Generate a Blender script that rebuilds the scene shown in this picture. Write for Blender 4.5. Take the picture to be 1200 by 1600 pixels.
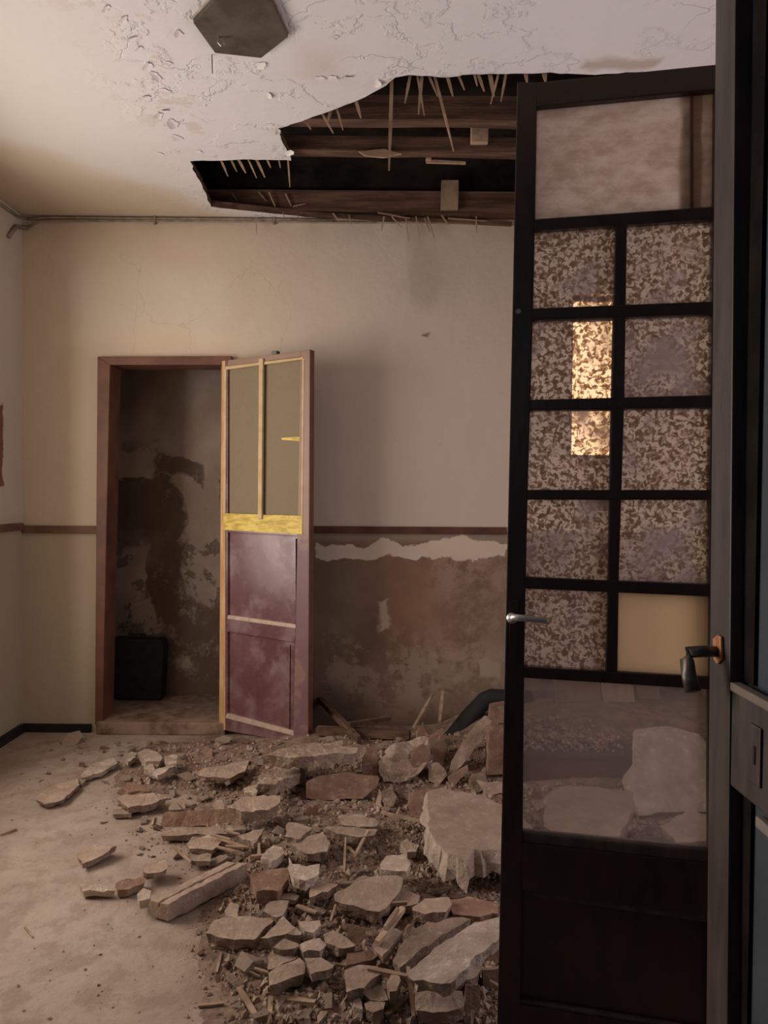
import bpy, bmesh, math, random
from mathutils import Vector, Matrix, noise
from mathutils.geometry import tessellate_polygon
PI = math.pi
rnd = random.Random(7)
scn = bpy.context.scene
COL = scn.collection
for o in list(bpy.data.objects): bpy.data.objects.remove(o)

# ------------------------------------------------------------ camera, light, exposure
CAMZ = 1.33
F = 1155.6                                    # focal length in pixels of the 1200 x 1600 frame
PITCH, ROLL = math.radians(1.2), math.radians(0.5)
cd = bpy.data.cameras.new('camera'); cam = bpy.data.objects.new('camera', cd); COL.objects.link(cam)
cd.sensor_fit = 'VERTICAL'; cd.sensor_height = 36; cd.lens = 26; cd.clip_start = 0.05
RM = Matrix.Rotation(PI/2 - PITCH, 4, 'X') @ Matrix.Rotation(ROLL, 4, 'Z')
cam.matrix_world = Matrix.Translation((0, 0, CAMZ)) @ RM
scn.camera = cam
R3 = RM.to_3x3()
scn.view_settings.view_transform = 'Standard'; scn.view_settings.look = 'None'
scn.view_settings.gamma = 1; scn.view_settings.use_curve_mapping = False
scn.view_settings.exposure = -0.06

w = bpy.data.worlds.new('world'); scn.world = w; w.use_nodes = True
w.node_tree.nodes['Background'].inputs[0].default_value = (0.80, 0.86, 1.0, 1)
w.node_tree.nodes['Background'].inputs[1].default_value = 0.05

def area(name, loc, direc, sx, sy, power, col, spread=180):
    l = bpy.data.lights.new(name, 'AREA'); l.shape = 'RECTANGLE'; l.size = sx; l.size_y = sy
    l.energy = power; l.color = col; l.spread = math.radians(spread)
    o = bpy.data.objects.new(name, l); COL.objects.link(o); o.location = loc
    o.rotation_euler = Vector(direc).to_track_quat('-Z', 'Y').to_euler(); return o
# daylight through the window of the left wall, then an added fill from the right side
area('daylight_left_window', (-2.48, 2.62, 1.48), (1, 0.0, 0.02), 1.45, 1.6, 84, (1.0, 0.89, 0.80))
area('added_fill_right', (2.10, 2.20, 1.25), (-1, 0.05, 0.0), 0.9, 1.75, 26, (0.96, 0.86, 0.96))  # added fill that softens the door leaf's shadow on the wall
area('corridor_fill', (-0.9, -1.0, 2.0), (0.5, 1, -0.25), 1.0, 1.0, 1.2, (0.9, 0.9, 1.0))  # cool front fill lamp added behind the camera

# ------------------------------------------------------------ pixel helpers
def ray(x, y):
    return (R3 @ Vector(((x-600)/F, (800-y)/F, -1))).normalized()
def hit(x, y, P, n):
    d = ray(x, y); P = Vector(P); n = Vector(n); C0 = Vector((0, 0, CAMZ))
    return C0 + d*((P-C0).dot(n)/d.dot(n))
def atY(x, y, Y): return hit(x, y, (0, Y, 0), (0, 1, 0))
def atZ(x, y, Z): return hit(x, y, (0, 0, Z), (0, 0, 1))
WY = 4.11                                     # back wall
CZ = atY(450, 341, WY).z                      # ceiling height
XL = atY(35, 700, WY).x                       # left wall
XR = 1.72
def S(v, a, b):
    t = max(0, min(1, (v-a)/(b-a))); return t*t*(3-2*t)
def ground(x, y):
    h = 0.07*S(x, -0.75, -0.15)*S(y, 2.9, 3.5)*(1-0.6*S(y, 3.7, 4.0)*(1-S(x, .1, .5)))
    h += 0.17*S(x, 0.25, 0.95)*S(y, 2.9, 3.7)
    h += 0.035*S(x+0.25*(y-2.3), -0.65, -0.1)*S(y, 1.3, 1.9)
    h += 0.02*S(x, -1.35, -0.9)*S(y, 3.2, 3.5)*(1-S(y, 3.85, 4.0))
    if h > 0: h += min(1, h/0.03)*0.012*noise.noise(Vector((x*5, y*5, 3.1)))
    return max(0, h)
def onground(x, y):
    h = 0
    for _ in range(12):
        p = atZ(x, y, h); h = 0.5*h + 0.5*ground(p.x, p.y)
    p = atZ(x, y, h); return p

# ------------------------------------------------------------ mesh helpers
def tag(o, label=None, cat=None, group=None, kind=None):
    if label: o['label'] = label
    if cat: o['category'] = cat
    if group: o['group'] = group
    if kind: o['kind'] = kind
    return o
def obj(name, bm, m, parent=None, smooth=False, base=None):
    """links the mesh; top-level meshes get their origin at base (or their lowest middle)"""
    if base is None and parent is None and len(bm.verts):
        xs = [v.co.x for v in bm.verts]; ys = [v.co.y for v in bm.verts]; zs = [v.co.z for v in bm.verts]
        base = Vector(((min(xs)+max(xs))/2, (min(ys)+max(ys))/2, min(zs)))
    if parent is not None:
        base = Vector(); q = parent
        while q: base += q.location; q = q.parent
    base = Vector(base)
    for v in bm.verts: v.co -= base
    bm.normal_update()
    me = bpy.data.meshes.new(name); bm.to_mesh(me); bm.free()
    for p in me.polygons: p.use_smooth = smooth
    if m: me.materials.append(m)
    o = bpy.data.objects.new(name, me); COL.objects.link(o)
    if parent is not None: o.parent = parent
    else: o.location = base
    return o
def struct(name, bm, m, label=None, smooth=False):
    o = obj(name, bm, m, None, smooth, base=(0, 0, 0)); tag(o, label, None, None, 'structure'); return o
def empty(name, loc):
    o = bpy.data.objects.new(name, None); o.empty_display_size = .1; COL.objects.link(o)
    o.location = loc; o.matrix_world = Matrix.Translation(loc); return o
def box(bm, a, b):
    x0, y0, z0 = a; x1, y1, z1 = b
    v = [bm.verts.new(p) for p in ((x0,y0,z0),(x1,y0,z0),(x1,y1,z0),(x0,y1,z0),(x0,y0,z1),(x1,y0,z1),(x1,y1,z1),(x0,y1,z1))]
    for f in ((0,3,2,1),(4,5,6,7),(0,1,5,4),(1,2,6,5),(2,3,7,6),(3,0,4,7)): bm.faces.new([v[i] for i in f])
def bevel(bm, r, seg=2):
    bmesh.ops.bevel(bm, geom=bm.edges[:], offset=r, segments=seg, affect='EDGES', clamp_overlap=True, profile=.6)
def prism(pts, vec, bv=0.0, bm=None):
    """closed solid: the polygon pts pushed along vec"""
    own = bm is None
    if own: bm = bmesh.new()
    vec = Vector(vec)
    a = [bm.verts.new(p) for p in pts]; b = [bm.verts.new(Vector(p)+vec) for p in pts]
    n = len(a); bm.faces.new(a); bm.faces.new(b[::-1])
    for i in range(n): bm.faces.new((a[i], b[i], b[(i+1) % n], a[(i+1) % n]))
    bmesh.ops.recalc_face_normals(bm, faces=bm.faces[:])
    if bv: bevel(bm, bv)
    return bm
def tube(path, r, bm=None, seg=10, r1=None):
    if bm is None: bm = bmesh.new()
    path = [Vector(p) for p in path]; rings = []
    for i, p in enumerate(path):
        d = (path[min(i+1, len(path)-1)] - path[max(i-1, 0)]).normalized()
        up = Vector((0, 0, 1)) if abs(d.z) < .9 else Vector((1, 0, 0))
        s = d.cross(up).normalized(); u = s.cross(d)
        rr = r if r1 is None else r + (r1-r)*i/(len(path)-1)
        rings.append([bm.verts.new(p + (s*math.cos(2*PI*k/seg) + u*math.sin(2*PI*k/seg))*rr) for k in range(seg)])
    for a, b in zip(rings, rings[1:]):
        for k in range(seg): bm.faces.new((a[k], a[(k+1) % seg], b[(k+1) % seg], b[k]))
    bm.faces.new(rings[0][::-1]); bm.faces.new(rings[-1])
    bmesh.ops.recalc_face_normals(bm, faces=bm.faces[:])
    return bm
def jag(pts, step, amp, seed=0, closed=True):
    """splits the outline and gives it a broken, irregular edge"""
    out = []; n = len(pts); r = random.Random(seed)
    for i in range(n if closed else n-1):
        a, b = Vector(pts[i]), Vector(pts[(i+1) % n]); L = (b-a).length; k = max(1, int(L/step))
        ts = sorted([0.0]+[(j+r.uniform(-.35, .35))/k for j in range(1, k)])
        for t in ts:
            p = a.lerp(b, t)
            if t:
                q = p.to_3d()*22+Vector((seed*1.7, 0, 0)); d = (noise.noise_vector(q)*1.1+noise.noise_vector(q*2.7)*.6)*amp
                p += d.to_2d() if len(p) == 2 else d
            out.append(p)
    return out

# ------------------------------------------------------------ material helpers
class NT:
    def __init__(s, name):
        s.m = bpy.data.materials.new(name); s.m.use_nodes = True; s.t = s.m.node_tree
        s.t.nodes.clear(); s.out = s.t.nodes.new('ShaderNodeOutputMaterial')
        s.co = s.t.nodes.new('ShaderNodeTexCoord').outputs['Object']
    def n(s, typ, ins=None, **kw):
        nd = s.t.nodes.new(typ)
        for k, v in kw.items(): setattr(nd, k, v)
        for k, v in (ins or {}).items(): s.set(nd, k, v)
        return nd
    def set(s, nd, k, v):
        i = nd.inputs[k]
        if isinstance(v, bpy.types.NodeSocket): s.t.links.new(v, i)
        elif isinstance(v, (tuple, list)) and len(v) == 3 and i.type == 'RGBA': i.default_value = (*v, 1)
        else: i.default_value = v
    def math(s, op, a, b=0.0, c=0.0, clamp=False):
        nd = s.n('ShaderNodeMath', {0: a, 1: b, 2: c}, operation=op, use_clamp=clamp); return nd.outputs[0]
    def noise(s, scale, detail=4, rough=.55, dist=0.0, co=None, ch='Fac'):
        return s.n('ShaderNodeTexNoise', {'Vector': co or s.co, 'Scale': scale, 'Detail': detail, 'Roughness': rough, 'Distortion': dist}).outputs[ch]
    def ramp(s, f, lo, hi, a=0.0, b=1.0):
        return s.n('ShaderNodeMapRange', {'Value': f, 'From Min': lo, 'From Max': hi, 'To Min': a, 'To Max': b}, interpolation_type='SMOOTHSTEP').outputs[0]
    def mix(s, f, a, b, mode='MIX'):
        nd = s.t.nodes.new('ShaderNodeMix'); nd.data_type = 'RGBA'; nd.blend_type = mode
        s.set(nd, 0, f); s.set(nd, 6, a); s.set(nd, 7, b); return nd.outputs[2]
    def xyz(s, co=None):
        nd = s.n('ShaderNodeSeparateXYZ', {0: co or s.co}); return nd.outputs
    def warp(s, scale, amt, co=None, detail=4):
        c = s.noise(scale, detail, co=co, ch='Color')
        c = s.n('ShaderNodeVectorMath', {0: c, 1: (.5, .5, .5)}, operation='SUBTRACT').outputs[0]
        c = s.n('ShaderNodeVectorMath', {0: c, 'Scale': amt}, operation='SCALE').outputs[0]
        return s.n('ShaderNodeVectorMath', {0: co or s.co, 1: c}, operation='ADD').outputs[0]
    def rect(s, u, v, cu, cv, hu, hv, soft):
        """1 inside the box of centre (cu, cv), fading over soft"""
        a = s.math('SUBTRACT', s.math('ABSOLUTE', s.math('SUBTRACT', u, cu)), hu)
        b = s.math('SUBTRACT', s.math('ABSOLUTE', s.math('SUBTRACT', v, cv)), hv)
        return s.ramp(s.math('MAXIMUM', a, b), soft, -soft)
    def bump(s, h, dist, strength=1.0):
        return s.n('ShaderNodeBump', {'Height': h, 'Distance': dist, 'Strength': strength}).outputs[0]
    def pbr(s, col, rough=.85, nor=None, spec=.3, metal=0.0, emit=None, es=0.0):
        b = s.n('ShaderNodeBsdfPrincipled', {'Base Color': col, 'Roughness': rough, 'Metallic': metal, 'Specular IOR Level': spec})
        if nor: s.set(b, 'Normal', nor)
        if emit: s.set(b, 'Emission Color', emit); s.set(b, 'Emission Strength', es)
        s.t.links.new(b.outputs[0], s.out.inputs[0]); return s.m
    def objrand(s): return s.t.nodes.new('ShaderNodeObjectInfo').outputs['Random']

def wx(px): return atY(px, 800, WY).x
def wz(py): return atY(500, py, WY).z

def wall_material():
    t = NT('plaster_wall'); X, Y, Z = t.xyz()
    col = t.mix(t.noise(1.1, 5), (.57, .46, .335), (.64, .54, .42))
    # the right half of the wall is greyer, the left yellower
    col = t.mix(t.ramp(X, -1.1, .1), col, t.mix(t.noise(1.7, 5), (.52, .435, .37), (.60, .51, .435)))
    wc = t.warp(3, .35); wX, wY, wZ = t.xyz(wc)
    # pale repainted patches left of and above the doorway
    col = t.mix(t.math('MULTIPLY', t.rect(wX, wZ, wx(230), wz(470), .42, .18, .10), .55), col, (.66, .59, .49))
    col = t.mix(t.math('MULTIPLY', t.rect(wX, wZ, wx(235), wz(525), .55, .06, .05), .35), col, (.68, .58, .43))
    # grey-brown damp marks under the hole
    m = t.math('MULTIPLY', t.rect(wX, wZ, wx(650), wz(400), .13, .26, .12), t.ramp(t.noise(5, 6, co=t.n('ShaderNodeVectorMath', {0: t.co, 1: (1, 1, .35)}, operation='MULTIPLY').outputs[0]), .38, .62))
    col = t.mix(t.math('MULTIPLY', m, .5), col, (.33, .27, .22))
    m = t.math('MULTIPLY', t.ramp(Z, wz(395), wz(345)), t.ramp(t.noise(3.5, 6), .35, .6))
    col = t.mix(t.math('MULTIPLY', m, .35), col, (.40, .32, .25))
    # small brown knock
    col = t.mix(t.rect(wX, wZ, wx(668), wz(516), .012, .012, .01), col, (.22, .13, .09))
    # fine cracks
    vor = t.n('ShaderNodeTexVoronoi', {'Vector': t.warp(4, .25), 'Scale': 2.1}, feature='DISTANCE_TO_EDGE').outputs['Distance']
    cr = t.math('MULTIPLY', t.ramp(vor, .008, .0), t.ramp(t.noise(1.3, 3), .50, .60))
    col = t.mix(t.math('MULTIPLY', cr, .22), col, (.25, .18, .14))
    # dado below the rail: greenish cream at the left, brown distemper at the right
    dl = t.mix(t.noise(2.3, 6), (.42, .345, .25), (.50, .42, .31))
    dr = t.mix(t.ramp(t.noise(2.6, 7, .6), .35, .65), (.17, .115, .082), (.245, .165, .115))
    dr = t.mix(t.math('MULTIPLY', t.ramp(wX, wx(640), wx(700)), t.ramp(t.noise(7, 8, .7), .42, .6)), dr, (.30, .215, .165))
    # reddish part in the middle, grey-green one by the door
    dr = t.mix(t.math('MULTIPLY', t.rect(wX, wZ, wx(655), wz(930), .14, .25, .15), .5), dr, (.30, .15, .09))
    dr = t.mix(t.math('MULTIPLY', t.rect(wX, wZ, wx(520), wz(960), .12, .30, .12), .4), dr, (.17, .14, .10))
    low = t.math('MULTIPLY', t.rect(wX, wZ, wx(650), wz(1050), .9, .20, .10), t.ramp(t.noise(5, 8, .72), .48, .56))
    dr = t.mix(t.math('MULTIPLY', low, .7), dr, (.36, .27, .21))
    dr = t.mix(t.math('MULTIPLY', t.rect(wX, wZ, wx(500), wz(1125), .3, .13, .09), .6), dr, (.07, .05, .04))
    peX, peY, peZ = t.xyz(t.warp(3.2, .30, detail=9))
    wf = t.warp(7, .17, detail=8); fX, fY, fZ = t.xyz(wf)
    dr = t.mix(t.rect(fX, fZ, wx(602), wz(962), .022, .085, .012), dr, (.42, .33, .26))
    dr = t.mix(t.rect(fX, fZ, wx(768), wz(1045), .07, .05, .014), dr, (.38, .29, .23))
    pe = t.rect(peX, peZ, wx(640), wz(857), .54, .042, .005)
    dr = t.mix(pe, dr, t.mix(t.noise(8), (.54, .44, .36), (.64, .54, .45)))
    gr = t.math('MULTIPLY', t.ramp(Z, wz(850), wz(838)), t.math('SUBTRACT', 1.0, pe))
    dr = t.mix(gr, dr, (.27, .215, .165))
    dado = t.mix(t.ramp(X, wx(330), wx(340)), dl, dr)
    isd = t.math('LESS_THAN', Z, wz(828))
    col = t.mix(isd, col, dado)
    h = t.math('ADD', t.noise(6, 8, .6), t.math('MULTIPLY', t.noise(1.2, 3), 2.0))
    h = t.math('ADD', h, t.math('MULTIPLY', t.math('MULTIPLY', pe, isd), .25))
    return t.pbr(col, .93, t.bump(h, .012, .55), .15)

def ceiling_material():
    t = NT('peeling_ceiling_paint'); X, Y, Z = t.xyz()
    col = t.mix(t.noise(1.4, 5), (.62, .595, .60), (.69, .665, .675))
    wc = t.warp(2.5, .3); wX, wY, wZ = t.xyz(wc)
    col = t.mix(t.ramp(wX, -.75, -1.45), col, (.63, .60, .555))
    col = t.mix(t.ramp(t.math('MULTIPLY_ADD', wX, -.9, wY), 4.62, 4.95), col, (.56, .475, .36))  # corner shade painted in as a warm tint
          # warmer tone towards the left wall
    col = t.mix(t.math('MULTIPLY', t.rect(wX, wY, -.25, 2.62, .07, .07, .09), .5), col, (.50, .42, .33))  # soft brown shadow beside the hexagonal plate, painted into the colour
    p = atZ(960, 107, CZ)
    col = t.mix(t.math('MULTIPLY', t.rect(wX, wY, p.x+.01, p.y-.005, .11, .03, .02), .8), col, (.40, .33, .27))
    pk = t.math('MULTIPLY', t.rect(wX, wY, -.85, 2.75, .16, .45, .14), t.ramp(t.noise(7, 7, .65), .56, .60))
    col = t.mix(t.math('MULTIPLY', pk, .65), col, (.55, .46, .38))
    h = t.math('MULTIPLY', t.ramp(t.noise(4.5, 7, .6), .52, .56), .6)
    h = t.math('MULTIPLY', h, t.ramp(wX, -1.15, -.85))
    vor = t.n('ShaderNodeTexVoronoi', {'Vector': t.warp(5, .3), 'Scale': 3.0}, feature='DISTANCE_TO_EDGE').outputs['Distance']
    cr = t.math('MULTIPLY', t.math('MULTIPLY', t.ramp(vor, .012, 0), t.ramp(t.noise(1.8, 3), .5, .62)), t.ramp(wX, -1.0, -.8))
    h = t.math('SUBTRACT', h, cr)
    h = t.math('ADD', h, t.math('MULTIPLY', t.noise(7, 6), .8))
    return t.pbr(col, .9, t.bump(h, .010, .6), .2)

def simple(name, c1, c2, scale=6, rough=.85, bump=.004, spec=.25, metal=0.0, rand=0.0, stretch=None, detail=6, rampr=(.35, .65)):
    t = NT(name); co = t.co
    if stretch: co = t.n('ShaderNodeVectorMath', {0: co, 1: stretch}, operation='MULTIPLY').outputs[0]
    f = t.noise(scale, detail, .6, co=co)
    col = t.mix(t.ramp(f, *rampr), c1, c2)
    if rand:
        v = t.math('MULTIPLY_ADD', t.objrand(), rand, 1-rand/2)
        col = t.n('ShaderNodeHueSaturation', {'Color': col, 'Value': v}).outputs[0]
    nor = t.bump(t.noise(scale*4, 6, .65, co=co), bump, .7) if bump else None
    return t.pbr(col, rough, nor, spec, metal)

M = {}
M['wall'] = wall_material()
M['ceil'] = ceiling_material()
M['leftwall'] = None
def leftwall_material():
    t = NT('plaster_left_wall'); X, Y, Z = t.xyz()
    col = t.mix(t.noise(1.3, 5), (.50, .44, .36), (.58, .51, .43))
    wc = t.warp(6, .14); wX, wY, wZ = t.xyz(wc)
    zr = wz(827)
    col = t.mix(t.math('LESS_THAN', Z, zr), col, (.40, .34, .25))
    m = t.rect(wY, wZ, 3.83, CAMZ+(775-700)/F*3.88, .07, .22, .006)
    col = t.mix(m, col, (.20, .10, .065))
    h = t.math('SUBTRACT', t.noise(5, 8, .6), m)
    return t.pbr(col, .93, t.bump(h, .015, .6), .15)
M['leftwall'] = leftwall_material()
def floor_material():
    t = NT('dusty_floor'); X, Y, Z = t.xyz()
    col = t.mix(t.ramp(t.noise(1.6, 6, .6), .35, .65), (.34, .265, .21), (.44, .355, .29))
    col = t.mix(t.math('MULTIPLY', t.ramp(t.noise(9, 8, .7), .45, .60), .5), col, (.255, .18, .135))
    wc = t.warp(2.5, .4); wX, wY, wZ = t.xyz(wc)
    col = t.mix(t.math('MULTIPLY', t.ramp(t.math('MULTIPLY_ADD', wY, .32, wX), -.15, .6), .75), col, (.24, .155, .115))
    h = t.math('ADD', t.noise(14, 8, .7), t.math('MULTIPLY', t.noise(60, 3), .3))
    return t.pbr(col, .95, t.bump(h, .012, .7), .1)
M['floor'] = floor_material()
M['dirt'] = simple('rubble_dust', (.17, .11, .08), (.31, .225, .17), 16, .95, .012, .1, rampr=(.3, .7))
def rubble_material(name, c1, c2, c3, rand, bd=.008):
    t = NT(name)
    col = t.mix(t.ramp(t.noise(9, 8, .7), .3, .7), c1, c2)
    col = t.mix(t.math('MULTIPLY', t.ramp(t.noise(34, 6, .7), .54, .66), .6), col, c3)
    col = t.mix(t.math('MULTIPLY', t.ramp(t.noise(70, 4, .7), .60, .70), .5), col, (c1[0]*.45, c1[1]*.42, c1[2]*.4))
    v = t.math('MULTIPLY_ADD', t.objrand(), rand, 1-rand/2)
    col = t.n('ShaderNodeHueSaturation', {'Color': col, 'Value': v}).outputs[0]
    h = t.math('ADD', t.noise(22, 8, .7), t.math('MULTIPLY', t.noise(85, 4, .6), .45))
    return t.pbr(col, .95, t.bump(h, bd, .9), .08)
M['plaster'] = rubble_material('broken_plaster', (.30, .215, .16), (.405, .305, .235), (.50, .395, .315), .3)
M['core'] = rubble_material('plaster_core', (.22, .15, .11), (.34, .25, .19), (.46, .36, .28), .25, .014)
M['plaster_w'] = rubble_material('white_broken_plaster', (.36, .27, .205), (.55, .445, .36), (.70, .60, .51), .2, .012)
M['masonry'] = rubble_material('crumbling_masonry', (.25, .165, .12), (.48, .37, .285), (.68, .57, .47), .15, .018)
M['brick'] = rubble_material('broken_brick', (.20, .115, .08), (.29, .185, .135), (.38, .28, .21), .35)
M['lathwood'] = simple('old_lath', (.26, .17, .11), (.42, .30, .21), 9, .85, .002, .2, rand=.4)
M['joist'] = simple('old_joist', (.060, .032, .022), (.15, .085, .055), 4, .85, .006, .2, stretch=(.6, 6, 6))
M['void'] = simple('shade_black', (.006, .004, .004), (.020, .014, .011), 5, .9, .01, .1)  # near-black colour paints the shade of the ceiling void and door recess
M['trim'] = simple('brown_painted_rail', (.07, .024, .017), (.115, .045, .03), 9, .55, .002, .4)
M['trim_l'] = simple('tan_brown_painted_rail', (.125, .068, .042), (.18, .10, .066), 9, .6, .002, .3)
M['frame'] = simple('red_brown_frame_paint', (.115, .045, .027), (.17, .072, .042), 6, .5, .002, .4)
M['leaf'] = None
def leaf_material():
    t = NT('purple_brown_gloss_paint'); X, Y, Z = t.xyz()
    col = t.mix(t.ramp(t.noise(5, 6, .6), .35, .7), (.115, .045, .05), (.17, .08, .085))
    d = t.ramp(t.noise(9, 7, .65), .46, .66)
    col = t.mix(t.math('MULTIPLY', d, .35), col, (.30, .22, .22))
    return t.pbr(col, t.math('MULTIPLY_ADD', d, .18, .27), t.bump(t.noise(30, 3), .001, .5), .5)
M['leaf'] = leaf_material()
def stile_material():
    t = NT('worn_stile_paint'); X, Y, Z = t.xyz()
    z0 = wz(842)
    col = t.mix(t.noise(6, 5), (.13, .055, .065), (.18, .10, .11))
    bare = t.mix(t.noise(12, 6), (.20, .115, .075), (.29, .19, .13))
    m = t.ramp(t.math('MULTIPLY_ADD', t.noise(7, 6), .35, Z), z0+.14, z0+.20)
    m = t.math('MAXIMUM', m, t.math('MULTIPLY', t.ramp(t.noise(4, 7, .7), .54, .60), .6))
    return t.pbr(t.mix(m, col, bare), .5, t.bump(t.noise(30, 3), .001, .5), .4)
M['stile'] = stile_material()
M['ledge'] = simple('dusty_ledge', (.42, .30, .23), (.52, .40, .32), 20, .8, .001)
M['barewood'] = simple('bare_orange_wood', (.46, .25, .11), (.58, .36, .18), 8, .7, .002, .3, stretch=(6, 6, 1))
M['yellow'] = simple('yellow_bead', (.47, .33, .16), (.55, .41, .24), 12, .7, .001)
M['tape'] = simple('yellow_tape', (.42, .28, .03), (.70, .52, .10), 14, .5, .002, .4, stretch=(1, 1, 3))
M['dark'] = simple('dark_lacquered_wood', (.016, .008, .007), (.030, .014, .012), 7, .38, .001, .5, stretch=(4, 4, 1))
M['darkgrey'] = simple('worn_grey_brown_wood', (.036, .026, .025), (.074, .052, .047), 5, .5, .001, .4, stretch=(4, 4, .8))
M['bead'] = simple('dusty_bead_and_highlight', (.20, .16, .13), (.28, .23, .19), 20, .7, .001)
M['blue'] = simple('dark_blue_reflection_panel', (.045, .058, .072), (.06, .075, .09), 6, .35, .001, .5)  # blue base colour stands in for the reflection in the near leaf's glass
M['metal'] = simple('worn_aluminium', (.42, .40, .40), (.58, .56, .56), 30, .38, .0005, .5, metal=.85)
M['bronze'] = simple('tarnished_handle', (.07, .06, .055), (.13, .11, .095), 25, .42, .001, .5, metal=.6)
M['rust'] = simple('orange_rust', (.36, .13, .05), (.50, .24, .12), 40, .8, .002)
M['black'] = simple('black_pipe', (.012, .012, .013), (.022, .021, .021), 20, .6, .001, .3)
M['plate'] = simple('dark_ceiling_plate', (.060, .047, .036), (.10, .08, .062), 10, .6, .002, .3)
M['plate_rim'] = simple('pale_rim', (.35, .30, .25), (.45, .40, .34), 20, .7, .001)
M['cable'] = simple('dirty_cable', (.20, .16, .12), (.30, .25, .19), 20, .7, .001)
M['niche'] = None
def niche_material():
    t = NT('peeled_niche_plaster'); X, Y, Z = t.xyz()
    col = t.mix(t.ramp(t.noise(2.5, 7, .6), .35, .65), (.29, .225, .185), (.40, .325, .275))
    f = t.warp(3, .42, detail=9); fX, fY, fZ = t.xyz(f)
    def z(py): return atY(250, py, 4.62).z
    def x(px): return atY(px, 850, 4.62).x
    m = t.rect(fX, fZ, x(285), z(735), .15, .05, .012)
    m = t.math('MAXIMUM', m, t.rect(fX, fZ, x(225), z(800), .22, .20, .012))
    m = t.math('MAXIMUM', m, t.rect(fX, fZ, x(265), z(905), .13, .25, .012))
    m = t.math('MAXIMUM', m, t.rect(fX, fZ, x(305), z(1010), .25, .30, .02))
    m = t.math('MULTIPLY', m, t.ramp(t.noise(6, 8, .7), .36, .50))
    m = t.math('MAXIMUM', m, t.math('MULTIPLY', t.math('MULTIPLY', t.ramp(t.noise(4.2, 9, .72), .55, .60), t.ramp(Z, 1.75, 1.5)), .75))
    col = t.mix(m, col, t.mix(t.noise(9, 6), (.10, .068, .05), (.17, .12, .092)))
    l = t.math('MULTIPLY', t.rect(fX, fZ, x(230), z(860), .12, .12, .06), .6)
    col = t.mix(l, col, (.25, .19, .155))
    return t.pbr(col, .95, t.bump(t.math('SUBTRACT', t.noise(8, 8, .65), m), .012, .7), .1)
M['niche'] = niche_material()

def glass_material(name, kind, seed):
    t = NT(name); co = t.n('ShaderNodeVectorMath', {0: t.co, 1: (seed*3.7, seed*1.3, seed*2.1)}, operation='ADD').outputs[0]
    tr = t.n('ShaderNodeBsdfTransparent', {'Color': (.97, .95, .93)})
    def film(c, front=.35):
        a = t.n('ShaderNodeBsdfTranslucent', {'Color': c}); b = t.n('ShaderNodeBsdfDiffuse', {'Color': c})
        return t.n('ShaderNodeMixShader', {0: front, 1: a.outputs[0], 2: b.outputs[0]}).outputs[0]
    gl = t.n('ShaderNodeBsdfGlossy', {'Color': (.8, .8, .85), 'Roughness': .12 if kind != 'milk' else .4})
    if kind == 'pattern':
        w_ = t.warp(45, .008, co=co, detail=2)
        f = t.ramp(t.noise(104, 1.0, .4, .8, co=w_), .45, .50)
        haze = t.math('MULTIPLY', t.ramp(t.noise(5.5, 6, .65, co=co), .50, .66), t.ramp(t.noise(38, 4, .6, co=co), .25, .5, .55, 1.0))
        clear = t.n('ShaderNodeMixShader', {0: .22, 1: tr.outputs[0], 2: film((.95, .84, .76), .15)}).outputs[0]
        tr2 = t.n('ShaderNodeBsdfTransparent', {'Color': (.44, .35, .28)})
        murk = t.n('ShaderNodeMixShader', {0: .38, 1: tr2.outputs[0], 2: film((.48, .37, .29), .2)}).outputs[0]
        sh = t.n('ShaderNodeMixShader', {0: f, 1: murk, 2: clear}).outputs[0]
        tr3 = t.n('ShaderNodeBsdfTransparent', {'Color': (.62, .55, .53)})
        hz = t.n('ShaderNodeMixShader', {0: .55, 1: tr3.outputs[0], 2: film((.70, .60, .60))}).outputs[0]
        sh = t.n('ShaderNodeMixShader', {0: haze, 1: sh, 2: hz}).outputs[0]
    elif kind == 'milk':
        X, Y, Z = t.xyz()
        c = t.mix(t.ramp(t.noise(18, 7, .75, co=t.n('ShaderNodeVectorMath', {0: co, 1: (1, 1, 2)}, operation='MULTIPLY').outputs[0]), .35, .65), (.74, .64, .56), (.92, .84, .78))
        tr3 = t.n('ShaderNodeBsdfTransparent', {'Color': (.30, .26, .23)})
        sh = t.n('ShaderNodeMixShader', {0: .88, 1: tr3.outputs[0], 2: film(c, .12)}).outputs[0]
    elif kind == 'milkstain':
        c = t.mix(t.ramp(t.noise(9, 7, .75, co=co), .4, .6), (.42, .31, .21), (.52, .41, .31))
        tr3 = t.n('ShaderNodeBsdfTransparent', {'Color': (.30, .25, .2)})
        sh = t.n('ShaderNodeMixShader', {0: .88, 1: tr3.outputs[0], 2: film(c, .12)}).outputs[0]
    else:   # dusty clear pane
        d = t.ramp(t.noise(4, 7, .6, co=co), .3, .7, .27, .46)
        sh = t.n('ShaderNodeMixShader', {0: d, 1: tr.outputs[0], 2: film((.40, .33, .32), .5)}).outputs[0]
    fr = t.n('ShaderNodeLayerWeight', {'Blend': .25}).outputs['Fresnel']
    sh = t.n('ShaderNodeMixShader', {0: t.math('MULTIPLY', fr, .5), 1: sh, 2: gl.outputs[0]})
    t.t.links.new(sh.outputs[0], t.out.inputs[0]); return t.m
def film_material(name, c1, c2, opac, scale=14):
    t = NT(name); c = t.mix(t.noise(scale, 6), c1, c2)
    a = t.n('ShaderNodeBsdfTranslucent', {'Color': c}); b = t.n('ShaderNodeBsdfDiffuse', {'Color': c})
    m = t.n('ShaderNodeMixShader', {0: opac, 1: a.outputs[0], 2: b.outputs[0]})
    t.t.links.new(m.outputs[0], t.out.inputs[0]); return t.m
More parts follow.
